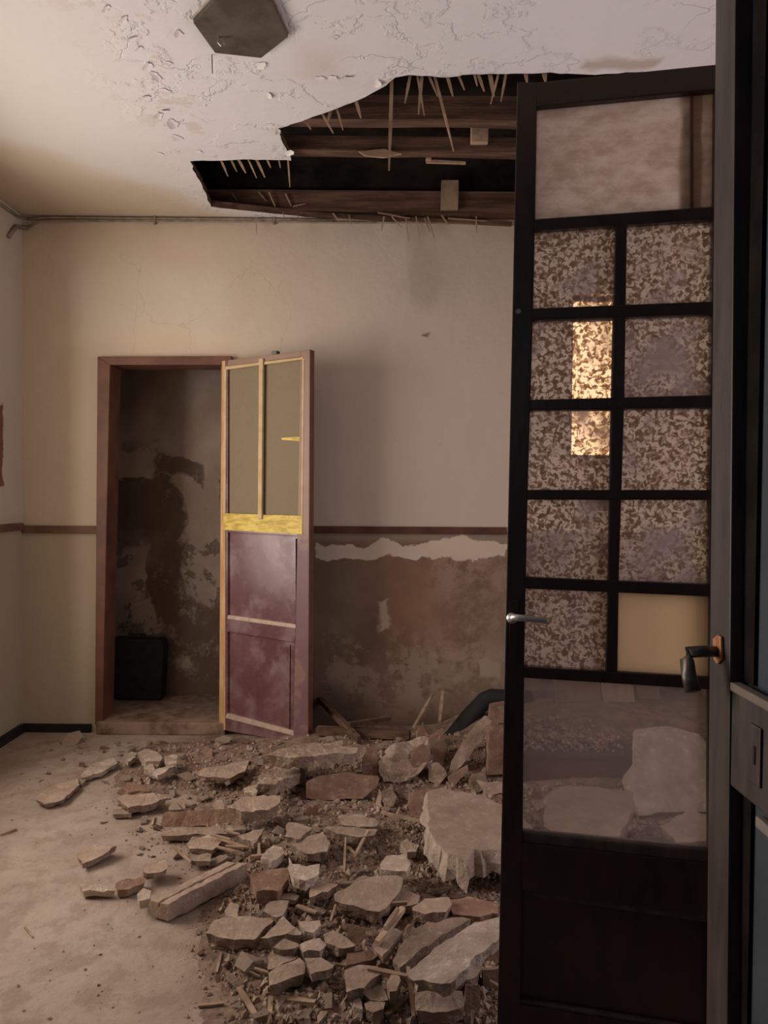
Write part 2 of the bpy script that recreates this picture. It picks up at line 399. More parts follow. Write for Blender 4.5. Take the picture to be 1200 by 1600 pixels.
M['sheet'] = film_material('beige_sheet', (.245, .195, .13), (.29, .235, .16), .85, 50)
M['board'] = film_material('tan_board', (.84, .70, .51), (.90, .77, .58), .35, 8)
def emit_material(name, c, s):
    t = NT(name); f = t.noise(3, 3)
    e = t.n('ShaderNodeEmission', {'Color': t.mix(f, c, (c[0], c[1]*1.15, c[2]*1.4)), 'Strength': s})
    t.t.links.new(e.outputs[0], t.out.inputs[0]); return t.m
M['daylight'] = emit_material('warm_daylight', (1.0, .60, .30), 2.2)

# ------------------------------------------------------------ setting
YF = 1.45
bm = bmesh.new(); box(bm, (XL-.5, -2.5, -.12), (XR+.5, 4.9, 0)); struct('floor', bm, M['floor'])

# doorway in the back wall
dx0, dx1 = wx(156), wx(352); dz1 = wz(562)
win = [(wx(890), wz(712)), (wx(972), wz(455))]
bm = bmesh.new()
y0, y1 = WY, WY+.14
box(bm, (XL-.2, y0, 0), (dx0, y1, CZ+.5)); box(bm, (dx0, y0, dz1), (dx1, y1, CZ+.5))
box(bm, (dx1, y0, 0), (win[0][0], y1, CZ+.5))
box(bm, (win[0][0], y0, 0), (win[1][0], y1, win[0][1])); box(bm, (win[0][0], y0, win[1][1]), (win[1][0], y1, CZ+.5))
box(bm, (win[1][0], y0, 0), (XR+.2, y1, CZ+.5))
struct('wall_back', bm, M['wall'])
# left wall with its window opening (y 1.7..3.2, z 0.85..2.35)
wl = (1.85, 3.36, .66, 2.30)
bm = bmesh.new(); a, b = XL-.42, XL
box(bm, (a, YF-.2, 0), (b, wl[0], CZ+.5)); box(bm, (a, wl[1], 0), (b, WY, CZ+.5))
box(bm, (a, wl[0], 0), (b, wl[1], wl[2])); box(bm, (a, wl[0], wl[3]), (b, wl[1], CZ+.5))
struct('wall_left', bm, M['leftwall'])
wr = (1.70, 2.70, .32, 2.20)  # opening added for the right fill lamp
bm = bmesh.new(); a, b = XR, XR+.38
box(bm, (a, YF-.2, 0), (b, wr[0], CZ+.5)); box(bm, (a, wr[1], 0), (b, WY, CZ+.5))
box(bm, (a, wr[0], 0), (b, wr[1], wr[2])); box(bm, (a, wr[0], wr[3]), (b, wr[1], CZ+.5))
struct('wall_right', bm, M['leftwall'])
bm = bmesh.new()
box(bm, (XL-.4, YF-.2, 0), (-.98, YF, CZ+.5)); box(bm, (.86, YF-.2, 0), (XR+.4, YF, CZ+.5)); box(bm, (-.98, YF-.2, 2.34), (.86, YF, CZ+.5))
struct('wall_front', bm, M['leftwall'])
def window(n, xw, w_, side):
    e = empty('window_%d' % n, (xw, (w_[0]+w_[1])/2, w_[2])); tag(e, None, None, None, 'structure')  # window_2 is added around the right fill lamp
    bm = bmesh.new(); t = .05
    xx = xw + side*.18
    for (ya, yb, za, zb) in ((w_[0], w_[0]+t, w_[2], w_[3]), (w_[1]-t, w_[1], w_[2], w_[3]), (w_[0], w_[1], w_[2], w_[2]+t), (w_[0], w_[1], w_[3]-t, w_[3]),
                             ((w_[0]+w_[1])/2-.02, (w_[0]+w_[1])/2+.02, w_[2], w_[3])):
        box(bm, (xx-.02, ya, za), (xx+.02, yb, zb))
    obj('window_frame', bm, M['frame'], e)
window(1, XL, wl, -1); window(2, XR, wr, 1)  # second window added around the right fill lamp

# ceiling with the torn hole
near = [(297,252),(380,249),(455,251),(448,235),(434,201),(470,190),(520,172),(570,152),(604,133),(618,121),(640,117),(700,121),(740,116),(800,115),(860,113),(930,117),(1005,112)]
far = [(1010,353),(800,349),(700,347),(600,345),(500,342),(420,333),(330,323),(316,290),(303,268)]
hole = [atZ(x, y, CZ).xy for x, y in near+far]
for p in hole: p.y = min(p.y, WY-.006)
hole = jag(hole, .03, .007, 3)
for p in hole: p.y = min(p.y, WY-.004)
outer = [Vector(p) for p in ((XL, YF), (XR, YF), (XR, WY), (XL, WY))]
bm = bmesh.new()
lo = [Vector((p.x, p.y, CZ)) for p in outer]; hl = [Vector((p.x, p.y, CZ)) for p in hole]
vs = [bm.verts.new(p) for p in lo+hl]; up = [bm.verts.new(p+Vector((0, 0, .035))) for p in lo+hl]
for tri in tessellate_polygon([lo, hl]):
    try: bm.faces.new([vs[i] for i in tri]); bm.faces.new([up[i] for i in tri][::-1])
    except ValueError: pass
for st, n in ((0, 4), (4, len(hl))):
    for i in range(n):
        a, b = st+i, st+(i+1) % n
        f_ = bm.faces.new((vs[a], vs[b], up[b], up[a]))
        if st: f_.material_index = 1
bmesh.ops.recalc_face_normals(bm, faces=bm.faces[:])
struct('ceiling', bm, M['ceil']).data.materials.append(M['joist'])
bm = bmesh.new(); box(bm, (XL, WY-.012, CZ+.036), (XR, WY-.001, CZ+.26)); struct('void_shade_sheet', bm, M['void'], 'black sheet standing for the shade behind the joists above the ceiling')  # black sheet before the back wall stands in for shade in the void
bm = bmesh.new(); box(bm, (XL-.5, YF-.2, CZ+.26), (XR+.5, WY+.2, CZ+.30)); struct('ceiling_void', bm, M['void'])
for k, (xa, xb) in enumerate(((XL, XL+.62), (XR-.02, XR))):
    pass
# joists across the hole
def joist(label, ylow, h, px0, dep=.07, low=.035):
    z = CZ+low
    d = None
    P = atZ(650, ylow, z); y = P.y
    e = empty('ceiling_joist', (0, y, z))
    tag(e, label, 'beam', 'joists in the ceiling void')
    bm = bmesh.new(); x0 = XL; n = 24; rows = []
    for i in range(n+1):
        x = x0+(XR-x0)*i/n
        w1 = .008*noise.noise(Vector((x*2, y, 0))); w2 = .008*noise.noise(Vector((x*2, y, 5)))
        rows.append([bm.verts.new((x, y+w1, z+w2)), bm.verts.new((x, y+dep+w1, z+w2)), bm.verts.new((x, y+dep, z+h)), bm.verts.new((x, y, z+h))])
    for a, b in zip(rows, rows[1:]):
        for k in range(4): bm.faces.new((a[k], b[k], b[(k+1) % 4], a[(k+1) % 4]))
    bm.faces.new(rows[0][::-1]); bm.faces.new(rows[-1]); bmesh.ops.recalc_face_normals(bm, faces=bm.faces[:])
    obj('timber', bm, M['joist'], e)
    return e, y, z
j1, jy1, jz1 = joist('rough brown joist nearest the front edge of the ceiling hole', 187, .10, 0)
j2, jy2, jz2 = joist('middle brown joist crossing the ceiling hole', 236, .065, 0)
j3, jy3, jz3 = joist('reddish brown joist running along the back wall over the ceiling hole', 330, .11, 0, .05, .03)
def cleat(parent, pts, y):
    c = prism([atY(x, yy, y) for x, yy in pts], (0, .03, 0), .003)
    for v in c.verts: v.co.z = min(v.co.z, CZ+.255)
    obj('cleat', c, M['lathwood'], parent)
cleat(j2, [(737,172),(764,172),(763,222),(736,222)], jy2-.032)
cleat(j3, [(690,281),(717,281),(716,326),(689,326)], jy3-.032)
# ragged ledge of board over the wall
bm = bmesh.new()
pts = [(330,325),(420,331),(500,337),(600,342),(700,346),(800,351),(800,346),(700,342),(600,337),(500,332),(420,327),(330,322)]
q = [atY(x, y, WY-.035) for x, y in pts]
tag(obj('wall_batten', prism(q, (0, .03, 0)), M['joist']), 'thin splintered batten along the top of the wall under the ceiling hole', 'batten')

# dado rails, skirting
def strip(name, pts, yplane, dep, m, label, bv=.003):
    o = obj(name, prism([atY(x, y, yplane) for x, y in pts], (0, dep, 0), bv), m, None, base=(0, 0, 0))
    tag(o, label, None, None, 'structure'); return o
strip('trim_1', [(484,822),(792,824),(792,835),(484,833)], WY-.018, .017, M['trim'], 'red-brown dado rail right of the open door')
strip('trim_2', [(34,821),(153,822),(153,834),(34,833)], WY-.018, .017, M['trim_l'], 'tan-brown dado rail left of the doorway')
bm = bmesh.new(); zr = wz(827); box(bm, (XL, 3.2, zr-.02), (XL+.017, WY-.018, zr+.022)); bevel(bm, .003)
struct('trim_3', bm, M['trim_l'], 'dado rail on the left wall')
bm = bmesh.new(); box(bm, (XL, WY-.02, 0), (dx0-.045, WY-.001, .045)); struct('baseboard_back', bm, M['black'])
bm = bmesh.new(); box(bm, (XL+.001, YF, 0), (XL+.02, WY-.021, .05)); struct('baseboard_left', bm, M['black'])

# door frame (trim), niche, threshold
e = empty('trim_4', (wx(160), WY, 0)); tag(e, 'red-brown painted door frame around the dark closet', None, None, 'structure')
yf = WY-.03
def fr(pts, nm):
    obj(nm, prism([atY(x, y, yf) for x, y in pts], (0, .17, 0), .004), M['frame'], e)
fr([(152,557),(172,570),(160,1133),(148,1133)], 'jamb'); fr([(152,557),(362,556),(362,570),(172,570)], 'head')
fr([(345,571),(361,571),(356,1133),(342,1133)], 'jamb')
NY = 4.62
tz = .07
bm = bmesh.new()
box(bm, (XL, NY, 0), (-.45, NY+.1, 2.5)); box(bm, (XL-.06, WY+.14, 0), (XL, NY+.1, 2.5)); box(bm, (-.45, WY+.14, 0), (-.38, NY+.1, 2.5)); box(bm, (XL, WY+.14, 2.4), (-.45, NY+.1, 2.5))
struct('wall_niche', bm, M['niche'], 'dark peeled plaster wall at the back of the closet')
bm = bmesh.new(); box(bm, (XL, WY+.141, 0), (-.451, NY-.001, tz)); struct('floor_niche', bm, M['dirt'])
th = [(150,1133),(345,1137),(345,1156),(150,1153)]
bm = bmesh.new(); P0 = atY(149, 1133, WY-.05); P1 = atY(352, 1133, WY-.05)
box(bm, (P0.x, WY-.05, 0), (P1.x, WY+.14, tz)); bevel(bm, .008)
struct('trim_5', bm, simple('worn_threshold', (.13, .075, .045), (.30, .21, .15), 8, .8, .004), 'worn wooden doorstep')

# window with warm daylight seen through the patterned glass
e = empty('window_3', (win[0][0], WY+.1, win[0][1])); tag(e, 'narrow window glowing with warm daylight in the back wall', None, None, 'structure')
bm = bmesh.new(); t_ = .02
(a0, c0), (a1, c1) = win
for r in ((a0, a0+t_, c0, c1), (a1-t_, a1, c0, c1), (a0, a1, c0, c0+t_), (a0, a1, c1-t_, c1)): box(bm, (r[0], WY+.06, r[2]), (r[1], WY+.10, r[3]))
obj('window_frame', bm, M['frame'], e)
bm = bmesh.new(); box(bm, (a0, WY+.105, c0), (a1, WY+.11, c1)); obj('window_pane', bm, M['daylight'], e)

# ------------------------------------------------------------ door_1: purple-brown leaf swung out of the closet doorway
Ph = atY(344, 800, WY-.035); Pf = atY(481, 800, 3.80)
n1 = (Pf-Ph).cross(Vector((0, 0, 1))).normalized()
if n1.y > 0: n1 = -n1
def d1(x, y, off=0.0): return hit(x, y, Ph-n1*off, n1)
D1 = empty('door_1', (Ph.x, Ph.y, 0)); tag(D1, 'open purple-brown door leaf with a beige covered upper light, swung out from the closet', 'door', None, 'structure')
def part(nm, pts, m, off=0.0, th=.04, bv=.003, f=d1, par=None, nn=None):
    par = par or D1; nn = nn or n1
    return obj(nm, prism([f(x, y, off) for x, y in pts], -nn*th, bv), m, par)
part('stile', [(346.5,564),(352,563),(352,1141),(342,1139)], M['barewood'])
part('stile', [(352.2,563),(356,562.5),(355.5,1142),(352.2,1141)], M['leaf'])
part('stile', [(470,549),(484,546),(481,1166),(458,1160)], M['stile'])
part('edge_strip', [(483.6,546),(484.4,546),(481.4,1166),(480.6,1166)], M['frame'], -.0005, .041, 0)
part('top_rail', [(356,562.5),(470,548.5),(470,557),(356,572)], M['stile'])
part('lock_rail', [(356,826),(466,832),(465,838),(356,832)], M['leaf'])
part('middle_rail', [(355,966),(461.5,981),(461,1004),(355,987)], M['leaf'])
part('bottom_rail', [(355,1121),(459,1149),(458,1160.5),(355,1142)], M['leaf'])
pA = part('panel', [(355,828),(466,834),(463,985),(355,970)], M['leaf'], .014, .014)
pB = part('panel', [(355,983),(463,1000),(460,1152),(355,1124)], M['leaf'], .014, .014)
part('panel_ledge', [(356,961),(462,976),(462,982),(355,967)], M['ledge'], -.004, .02, par=pA)
part('panel_ledge', [(354,1115),(459,1143),(459,1150),(352,1122)], M['ledge'], -.004, .02, par=pB)
part('panel_bead', [(459,842),(462,842),(462,976),(459,975)], M['leaf'], -.001, .016, .001, par=pA)
part('panel_bead', [(451,1008),(453,1008),(452,1140),(450,1139)], M['leaf'], .008, .01, .001, par=pB)
part('cloth_sheet', [(352,572),(473,557),(470,833),(352,826)], M['sheet'], .012, .003, 0)
for yy in (627, 688, 745):
    part('glazing_bar', [(352,yy),(471,yy-5),(471,yy+1),(352,yy+5)], M['frame'], .022, .012, 0)
part('bead', [(350.5,573),(473,557.5),(473,561.5),(354,577.5)], M['yellow'], -.002, .01, .001)
part('bead', [(350,576),(353.5,576),(352,828),(348.5,828)], M['yellow'], -.002, .01, .001)
part('bead', [(472.5,560),(475,560),(472.5,832),(470,832)], M['yellow'], -.002, .01, .001)
part('upright_batten', [(404.5,561),(410.5,560),(408.5,811),(402.5,811)], M['yellow'], -.012, .016, .002)
tp = jag([d1(x, y, -.003) for x, y in ((349,802),(472,806),(472,835),(349,828))], .02, .002, 4)
obj('yellow_tape', prism(tp, -n1*.004), M['tape'], D1)
tp = jag([d1(x, y, .008) for x, y in ((440,684),(475,682),(475,690),(440,687))], .02, .001, 5)
obj('yellow_tape', prism(tp, -n1*.003), M['tape'], D1)
part('latch', [(424,548.5),(432,547.5),(432,553),(424,554)], M['bronze'], -.001, .03, .001)

# dark box inside the closet
e = empty('storage_box', (atY(212, 1095, 4.52).x, 4.54, tz)); tag(e, 'black box standing in the dark closet behind the doorway', 'box')
bm = prism([atY(x, y, 4.49) for x, y in ((174,998),(252,1000),(255,1010),(251,1097),(180,1098),(172,1010))], (0, .11, 0), .012)
mz = min(v.co.z for v in bm.verts)
for v in bm.verts:
    if v.co.z < mz+.05: v.co.z += tz-mz
BB = obj('body', bm, M['black'], e)
bm = bmesh.new(); p = atY(212, 1000, 4.50); tube([p+Vector((-.06, .02, 0)), p+Vector((-.05, .02, .03)), p+Vector((.05, .02, .03)), p+Vector((.06, .02, 0))], .006, bm)
obj('handle', bm, M['black'], BB)

# ------------------------------------------------------------ door_2: dark glazed door
A2 = atY(820, 800, 1.74); B2 = atY(1105, 800, 1.655)
n2 = (B2-A2).cross(Vector((0, 0, 1))).normalized()
if n2.y > 0: n2 = -n2
def d2(x, y, off=0.0): return hit(x, y, A2-n2*off, n2)
D2 = empty('door_2', (A2.x, A2.y, 0)); tag(D2, 'tall dark glazed door with small patterned panes and a lever handle', 'door', None, 'structure')
def zfloor(pts, f):     # stretch the two lowest points down to just above the floor
    out = [f(x, y) for x, y in pts]; return out
def part2(nm, pts, m, off=0.0, th=.04, bv=.003): return part(nm, pts, m, off, th, bv, d2, D2, n2)
def lx(y):   # left outer edge of the leaf
    return 808 + (776-808)*(y-135)/(1600-135)
def li(y):   # inner edge of the left stile
    K = ((130,839.5),(340,836),(480,833),(620,829),(765,824.5),(905,821.5),(1045,819),(1310,816.5),(1680,812))
    for (a, u), (b, v) in zip(K, K[1:]):
        if y <= b: return u+(v-u)*(y-a)/(b-a)
    return K[-1][1]
RX = 1119
yb = 1668
part2('stile', [(lx(128),128),(839.5,128)] + [(li(y), y) for y in (340,480,620,765,905,1045,1310,1660)] + [(lx(yb)+1,yb)], M['dark'])
part2('stile', [(1117,100),(1160,96),(1148,yb+62),(1106,yb+55),(1109,1330),(1108,1058),(1109,765),(1113,480)], M['dark'])
def rail(nm, a, b, c, d, x0=None, x1=None, off=0.0, th=.04, m=None, bv=.003):
    # a,b: top edge y at x=835 and x=1112; c,d: bottom edge
    def yy(p, q, x): return p+(q-p)*(x-835)/(1112-835)
    xa = (li(a)-1) if x0 is None else x0; xb = RX if x1 is None else x1
    return part2(nm, [(xa, yy(a,b,xa)), (xb, yy(a,b,xb)), (xb, yy(c,d,xb)), (xa, yy(c,d,xa))], m or M['dark'], off, th, bv)
rail('top_rail', 128.5, 101, 167, 140.5)
rail('glazing_rail', 342, 322.5, 360, 342.5)
rail('glazing_rail', 481.5, 470.5, 500, 491)
rail('glazing_rail', 624.5, 617, 641, 637)
rail('glazing_rail', 765.3, 765.5, 781, 781.5)
rail('glazing_rail', 902, 913.5, 920.5, 932.5)
rail('glazing_rail', 1042.5, 1058.5, 1060.5, 1078)
rail('lock_rail', 1319, 1350, 1394, 1437)
rail('pane_ledge', 1303, 1330, 1320, 1351, None, None, .004, .03, M['darkgrey'], .005)
rail('panel_moulding', 1392, 1432, 1402, 1443, 833, 1112, .006, .02, M['darkgrey'], .004)
rail('panel', 1388, 1430, 1590, 1640, 812, 1115, .018, .015)
rail('panel_moulding', 1566, 1612, 1576, 1622, 812, 1115, .006, .02, M['darkgrey'], .004)
rail('bottom_rail', 1574, 1620, 1664, 1722, 811)
mx = [(350,962,980),(620,956,976),(765,952.5,971.5),(910,950,967),(1050,947,965)]
part2('mullion', [(a, y) for y, a, b in mx] + [(b, y) for y, a, b in mx[::-1]], M['dark'], .001, .038)
# the panes
rows = [(350,332,492,480),(490,481,634,628),(632,627,774,774),(773,773,912,923),(911,923,1051,1068)]
def mleft(y): return 962-(y-350)*.0215
k = 0
for r, (ya, yb1, yc, yd) in enumerate(rows):
    for c in (0, 1):
        xa, xb = ((826-2*r, mleft(ya)+9) if c == 0 else (mleft(ya)+9.5, 1114))
        def Y_(p, q, x): return p+(q-p)*(x-835)/(277)
        pts = [(xa, Y_(ya,yb1,xa)), (xb, Y_(ya,yb1,xb)), (xb, Y_(yc,yd,xb)), (xa, Y_(yc,yd,xa))]
        if r == 4 and c == 1:
            o = part2('board_infill', pts, M['board'], .012, .004, 0); o['label'] = 'opaque tan board in place of glass'
        else:
            part2('glass_pane', pts, glass_material('patterned_glass_%d' % k, 'pattern', k+1), .018, .004, 0)
        k += 1
tb = [(1079.5, 1118)]
part2('glass_pane', [(830,160),(1079,135),(1079,333),(830,352)], glass_material('milky_glass', 'milk', 3), .018, .004, 0)
part2('glass_pane', [(1083,135),(1118,132),(1118,329),(1083,332)], glass_material('milky_glass_strip', 'milk', 5), .018, .004, 0)
part2('glazing_joint', [(1079,134),(1083.5,134),(1083.5,332),(1079,332)], M['trim'], .016, .006, 0)
st = jag([d2(x, y, .024) for x, y in ((1066,140),(1098,138),(1096,330),(1064,333))], .015, .004, 9)
o = obj('glass_stain', prism(st, -n2*.001), glass_material('stained_film', 'milkstain', 2), D2)
part2('glass_pane', [(814,1055),(1112,1072),(1112,1340),(814,1312)], glass_material('dusty_clear_glass', 'clear', 4), .018, .004, 0)
# lever handle with its long backplate
pc = d2(802, 985)
bp = [(796.5,938),(808,938),(810,945),(808,1030),(797,1030),(795.5,945)]
H = part2('backplate', bp, M['dark'], -.004, .004, .001)
bm = tube([d2(801, 1003, -.0045), d2(801, 1003, -.006)], .0035); hh = obj('keyhole', bm, M['black'], H)
p0 = d2(800, 966, 0)
L = [p0, d2(801, 966, -.030), d2(804, 964.5, -.042), d2(815, 965.5, -.046), d2(835, 968, -.046), d2(852, 970, -.044), d2(858, 971, -.042)]
bm = tube(L, .0095, None, 12, .0065); tube([d2(800, 966, -.004), d2(800, 966, -.014)], .013, bm, 16)
o = obj('lever_handle', bm, M['metal'], H, True); o['label'] = 'grey metal lever handle'
bm = tube([d2(810, 486.5, 0), d2(810, 486.5, -.006)], .006); obj('screw_head', bm, M['metal'], D2)

# ------------------------------------------------------------ door_3: near leaf, seen almost edge-on
PX3 = .568; n3 = Vector((-1, 0, 0))
def d3(x, y, off=0.0): return hit(x, y, (PX3+off, 0, 0), n3)
YE = d3(1110, 800).y
D3 = empty('door_3', (PX3, YE, 0)); tag(D3, 'near dark grey-brown door leaf with blue-grey panel and reflection-coloured glass seen edge-on', 'door', None, 'structure')
def ysh(py): return d3(1118 + (1103-1118)*py/1600, py).y
def slab3(nm, y_a, y_b, z_a, z_b, off, th, m, bv=.003):
    bm = bmesh.new(); box(bm, (PX3+off, min(y_a, y_b), z_a), (PX3+off+th, max(y_a, y_b), z_b))
    if bv: bevel(bm, bv)
    return obj(nm, bm, m, D3)
def zy(x, y): p = d3(x, y); return p.y, p.z
ZT = 2.30
ft, fb = d3(1118, 0), d3(1103, 1600); it, ib = d3(1149, 0), d3(1136, 1600)
def lin(p, q, z): t = (z-p.z)/(q.z-p.z); return p.y+(q.y-p.y)*t
bm = prism([Vector((PX3, lin(ft, fb, z), z)) for z in (ZT, .01)] + [Vector((PX3, lin(it, ib, z), z)) for z in (.01, ZT)], (.042, 0, 0), .003)
obj('stile', bm, M['darkgrey'], D3)
y_lr0, z_lr0 = zy(1147, 1082); _, z_lr1 = zy(1144, 1229)
zA = d3(1148, 1080).z; zB = d3(1145, 1231).z
Yin = d3(1143, 1100).y
slab3('lock_rail', Yin+.002, .55, zB, zA, .001, .04, M['darkgrey'])
slab3('stile', .45, .55, .01, ZT, .001, .04, M['darkgrey'])
slab3('top_rail', Yin, .55, ZT-.1, ZT, .001, .04, M['darkgrey'])
slab3('bottom_rail', Yin-.0, .55, .01, .2, .001, .04, M['darkgrey'])
o = slab3('dusty_bead', Yin-.005, .55, zA, zA+.014, -.006, .018, M['bead'], .003); o['label'] = 'dusty tan glazing bead'
slab3('upper_glass', Yin+.03, .55, zA, ZT-.1, .026, .006, M['blue'])
slab3('lower_panel', Yin+.03, .55, .2, zB, .026, .006, M['blue'])
for z0_, z1_ in ((zA+.014, ZT-.1), (.2, zB)):
    slab3('recess_shade', Yin-.030, Yin+.01, z0_, z1_, .020, .010, M['void'], 0)  # black strip painting the shade of the moulding recess
p = d3(1190, 1325); slab3('panel_moulding', p.y+.045, .55, p.z+.012, p.z+.03, .012, .014, M['bead'], .003)  # moulding whose pale tan colour stands in for a reflected highlight
pk = d3(1182, 1180)
bm = bmesh.new(); box(bm, (PX3-.003, pk.y-.016, pk.z-.045), (PX3+.001, pk.y+.016, pk.z+.045)); bevel(bm, .003); KP = obj('keyhole_plate', bm, M['darkgrey'], D3)
bm = bmesh.new(); box(bm, (PX3-.0045, pk.y-.003, pk.z-.014), (PX3-.0025, pk.y+.003, pk.z+.014)); obj('keyhole', bm, M['black'], KP)
pc = d3(1123, 1016)
bm = bmesh.new(); pl = [d3(x, y, -.001) for x, y in ((1117,998),(1124,992),(1130,995),(1131,1030),(1124,1038),(1118,1030))]
RP = obj('rusty_plate', prism(pl, (-.004, 0, 0), .001), M['rust'], D3)
g = hit(1103, 1020, (PX3-.055, 0, 0), n3)
b0 = d3(1124, 1018)
L = [b0, b0+Vector((-.03, 0, 0)), Vector((PX3-.050, b0.y+.002, b0.z-.002)), Vector((PX3-.056, b0.y-.004, b0.z-.014)), Vector((PX3-.056, b0.y-.014, b0.z-.040)), Vector((PX3-.053, b0.y-.024, b0.z-.062))]
bm = tube(L, .009, None, 14, .013); o = obj('lever_handle', bm, M['bronze'], RP, True); o['label'] = 'tarnished drooping lever handle'

# ------------------------------------------------------------ ceiling plate, cables
hx = [(302,36),(336,83),(408,91),(450,58),(424,1),(343,-8)]
e = empty('ceiling_plate', atZ(375, 40, CZ)); tag(e, 'dark hexagonal lamp mounting plate fixed under the ceiling', 'ceiling plate')
top = [atZ(x, y, CZ-.022) for x, y in hx]
obj('plate', prism(top, (0, 0, .020), .002), M['plate'], e)
cen = sum(top, Vector())/6
rim = prism([cen+(p-cen)*1.035+Vector((0, 0, .014)) for p in top], (0, 0, .006)); obj('rim', rim, M['plate_rim'], e)
p = atZ(347, 58, CZ-.022)
tube_b = tube([p+Vector((-.012, 0, 0)), p+Vector((-.012, 0, -.018)), p+Vector((-.004, 0, -.028)), p+Vector((.008, 0, -.022)), p+Vector((.009, 0, 0))], .0035)
obj('hook', tube_b, M['metal'], e)
p = atZ(331, 85, CZ); bm = tube([p, p+Vector((.001, .002, -.03)), p+Vector((0, .01, -.06))], .0016)
tag(obj('loose_wire', bm, M['black']), 'short dark wire hanging from the ceiling beside the hexagonal plate', 'wire')
def cable(pts, r, label):
    P = [atY(x, y, WY-.012) for x, y in pts]
    for q in P: q.z = min(q.z, CZ-r-.004)
    e = empty('cable', P[0]); tag(e, label, 'cable', 'cables along the top of the back wall')
    obj('wire', tube(P, r, None, 8), M['cable'], e, True); return e, P
def cablel(e, P, pts, r):
    Q = [P[0]] + [hit(x, y, (XL+.012, 0, 0), (1, 0, 0)) for x, y in pts]
    for q in Q: q.z = min(q.z, CZ-.014)
    obj('wire', tube(Q, r, None, 8), M['cable'], e, True)
c1, P1_ = cable([(42,342),(70,339),(120,337),(240,338),(330,339),(430,339),(520,340)], .008, 'uppermost dirty cable running along the top of the back wall')
cablel(c1, P1_, [(28,338),(14,328),(-25,301)], .008)
c2, P2_ = cable([(42,356),(60,346),(90,344.5),(240,345),(420,346),(560,348),(640,347),(790,350)], .0065, 'lower thin cable running along the back wall')
cablel(c2, P2_, [(25,354),(14,370)], .011)
for cx_ in (241, 428):
    q = [atY(x, y, WY-.022) for x, y in ((cx_-1.5,336),(cx_+1.5,336),(cx_+1.5,349),(cx_-1.5,349))]
    obj('clip', prism(q, (0, .02, 0)), M['cable'], c2)

# ------------------------------------------------------------ laths hanging from the torn ceiling
ORD = ['first', 'second', 'third', 'fourth', 'fifth', 'sixth', 'seventh', 'eighth', 'ninth', 'tenth', 'eleventh', 'twelfth', 'thirteenth', 'fourteenth', 'fifteenth', 'sixteenth', 'seventeenth', 'eighteenth', 'nineteenth', 'twentieth', 'twenty-first', 'twenty-second']
def lath(a, b, width, label, m='lathwood', Y=None, grp='broken laths around the ceiling hole', lean=0.0):
    P = atZ(a[0], a[1], CZ-.001) if Y is None else atY(a[0], a[1], Y)
    Q = atY(b[0], b[1], P.y+lean); P = P + (P-Q).normalized()*.03 if Y is None else P
    d = (Q-P).normalized(); s = d.cross(Vector((0, 1, 0))).normalized()*width/2; k = Vector((0, .004, 0))
    pts = [P-s, P+s, P.lerp(Q, .55)+s*1.1, Q+s*.35, Q-s*.5, P.lerp(Q, .6)-s]
    o = obj('lath', prism(pts, k), M[m]); tag(o, label, 'lath', grp)
lath((612,128), (608,266), .013, 'longest broken lath hanging straight down at the left of the ceiling hole')
lath((682,128), (709,236), .009, 'long thin lath slanting down to the right under the ceiling hole')
LB = 'short broken lath end hanging from the torn front edge of the ceiling hole'
for k_, (a, b) in enumerate(sorted((((653,122),(663,180)),((659,122),(654,178)),((640,122),(633,160)),((672,122),(684,150)),((766,118),(772,150)),((778,118),(767,162)),((790,118),(783,158)),((700,122),(708,150)),
             ((742,118),(746,134)),((822,117),(824,128)),((505,180),(521,208)),((527,172),(536,203)),((557,160),(564,184)),((480,192),(486,202)),((718,121),(726,140)),((748,118),(757,142)),
             ((851,116),(853,128)),((515,178),(512,190))))):
    lath(a, b, rnd.uniform(.007, .016), '%s from left of the short lath ends along the ceiling hole front edge' % ORD[k_])
LB2 = 'short lath stub poking out of the lower left edge of the ceiling hole'
for k_, (a, b) in enumerate(sorted((((346,252),(356,275)),((362,252),(370,268)),((374,252),(384,270)),((389,252),(401,278)),((402,252),(414,277)),((418,251),(423,262)),((450,252),(453,292)),((436,252),(438,262))))):
    lath(a, b, rnd.uniform(.007, .012), '%s from left of the lath stubs at the lower left ceiling hole corner' % ORD[k_], grp='lath stubs at the lower left of the ceiling hole')
LB3 = 'thin splinter or lath end sticking out along the top of the back wall'
for k_, (a, b) in enumerate(sorted((((399,330),(401,365)),((440,326),(446,345)),((465,336),(469,348)),((420,300),(433,330)),((446,303),(455,322)),((362,302),(372,315)),((404,300),(416,314)),((575,345),(574,350)),
             ((634,340),(639,378)),((650,338),(655,370)),((663,340),(672,362)),((668,338),(679,372)),((690,336),(701,352)),((744,338),(745,365)),((458,322),(478,318)),((545,336),(549,352)),((600,338),(596,360)),((612,338),(628,356)),((520,333),(530,346)),((590,332),(640,341)),((700,341),(760,345))))):
    lath(a, b, rnd.uniform(.004, .008), '%s from left of the splinters along the top of the back wall' % ORD[k_], Y=WY-.06+rnd.uniform(0, .02), grp='splinters along the top of the back wall')
def debris_on_joist(pts, y, label):
    o = obj('broken_board', prism([atY(x, yy, y) for x, yy in pts], (0, .012, 0), .002), M['lathwood']); tag(o, label, 'broken board')
debris_on_joist([(665,248),(728,252),(728,256),(666,254)], jy2+.10, 'small pale splintered board lying in the ceiling void between the joists')
debris_on_joist([(560,236),(600,232),(628,240),(600,246),(570,243)], jy2-.02, 'curled splintered board under the middle joist')
debris_on_joist([(665,228),(673,230),(674,250),(666,250)], jy2+.09, 'little upright board stub in the ceiling void')

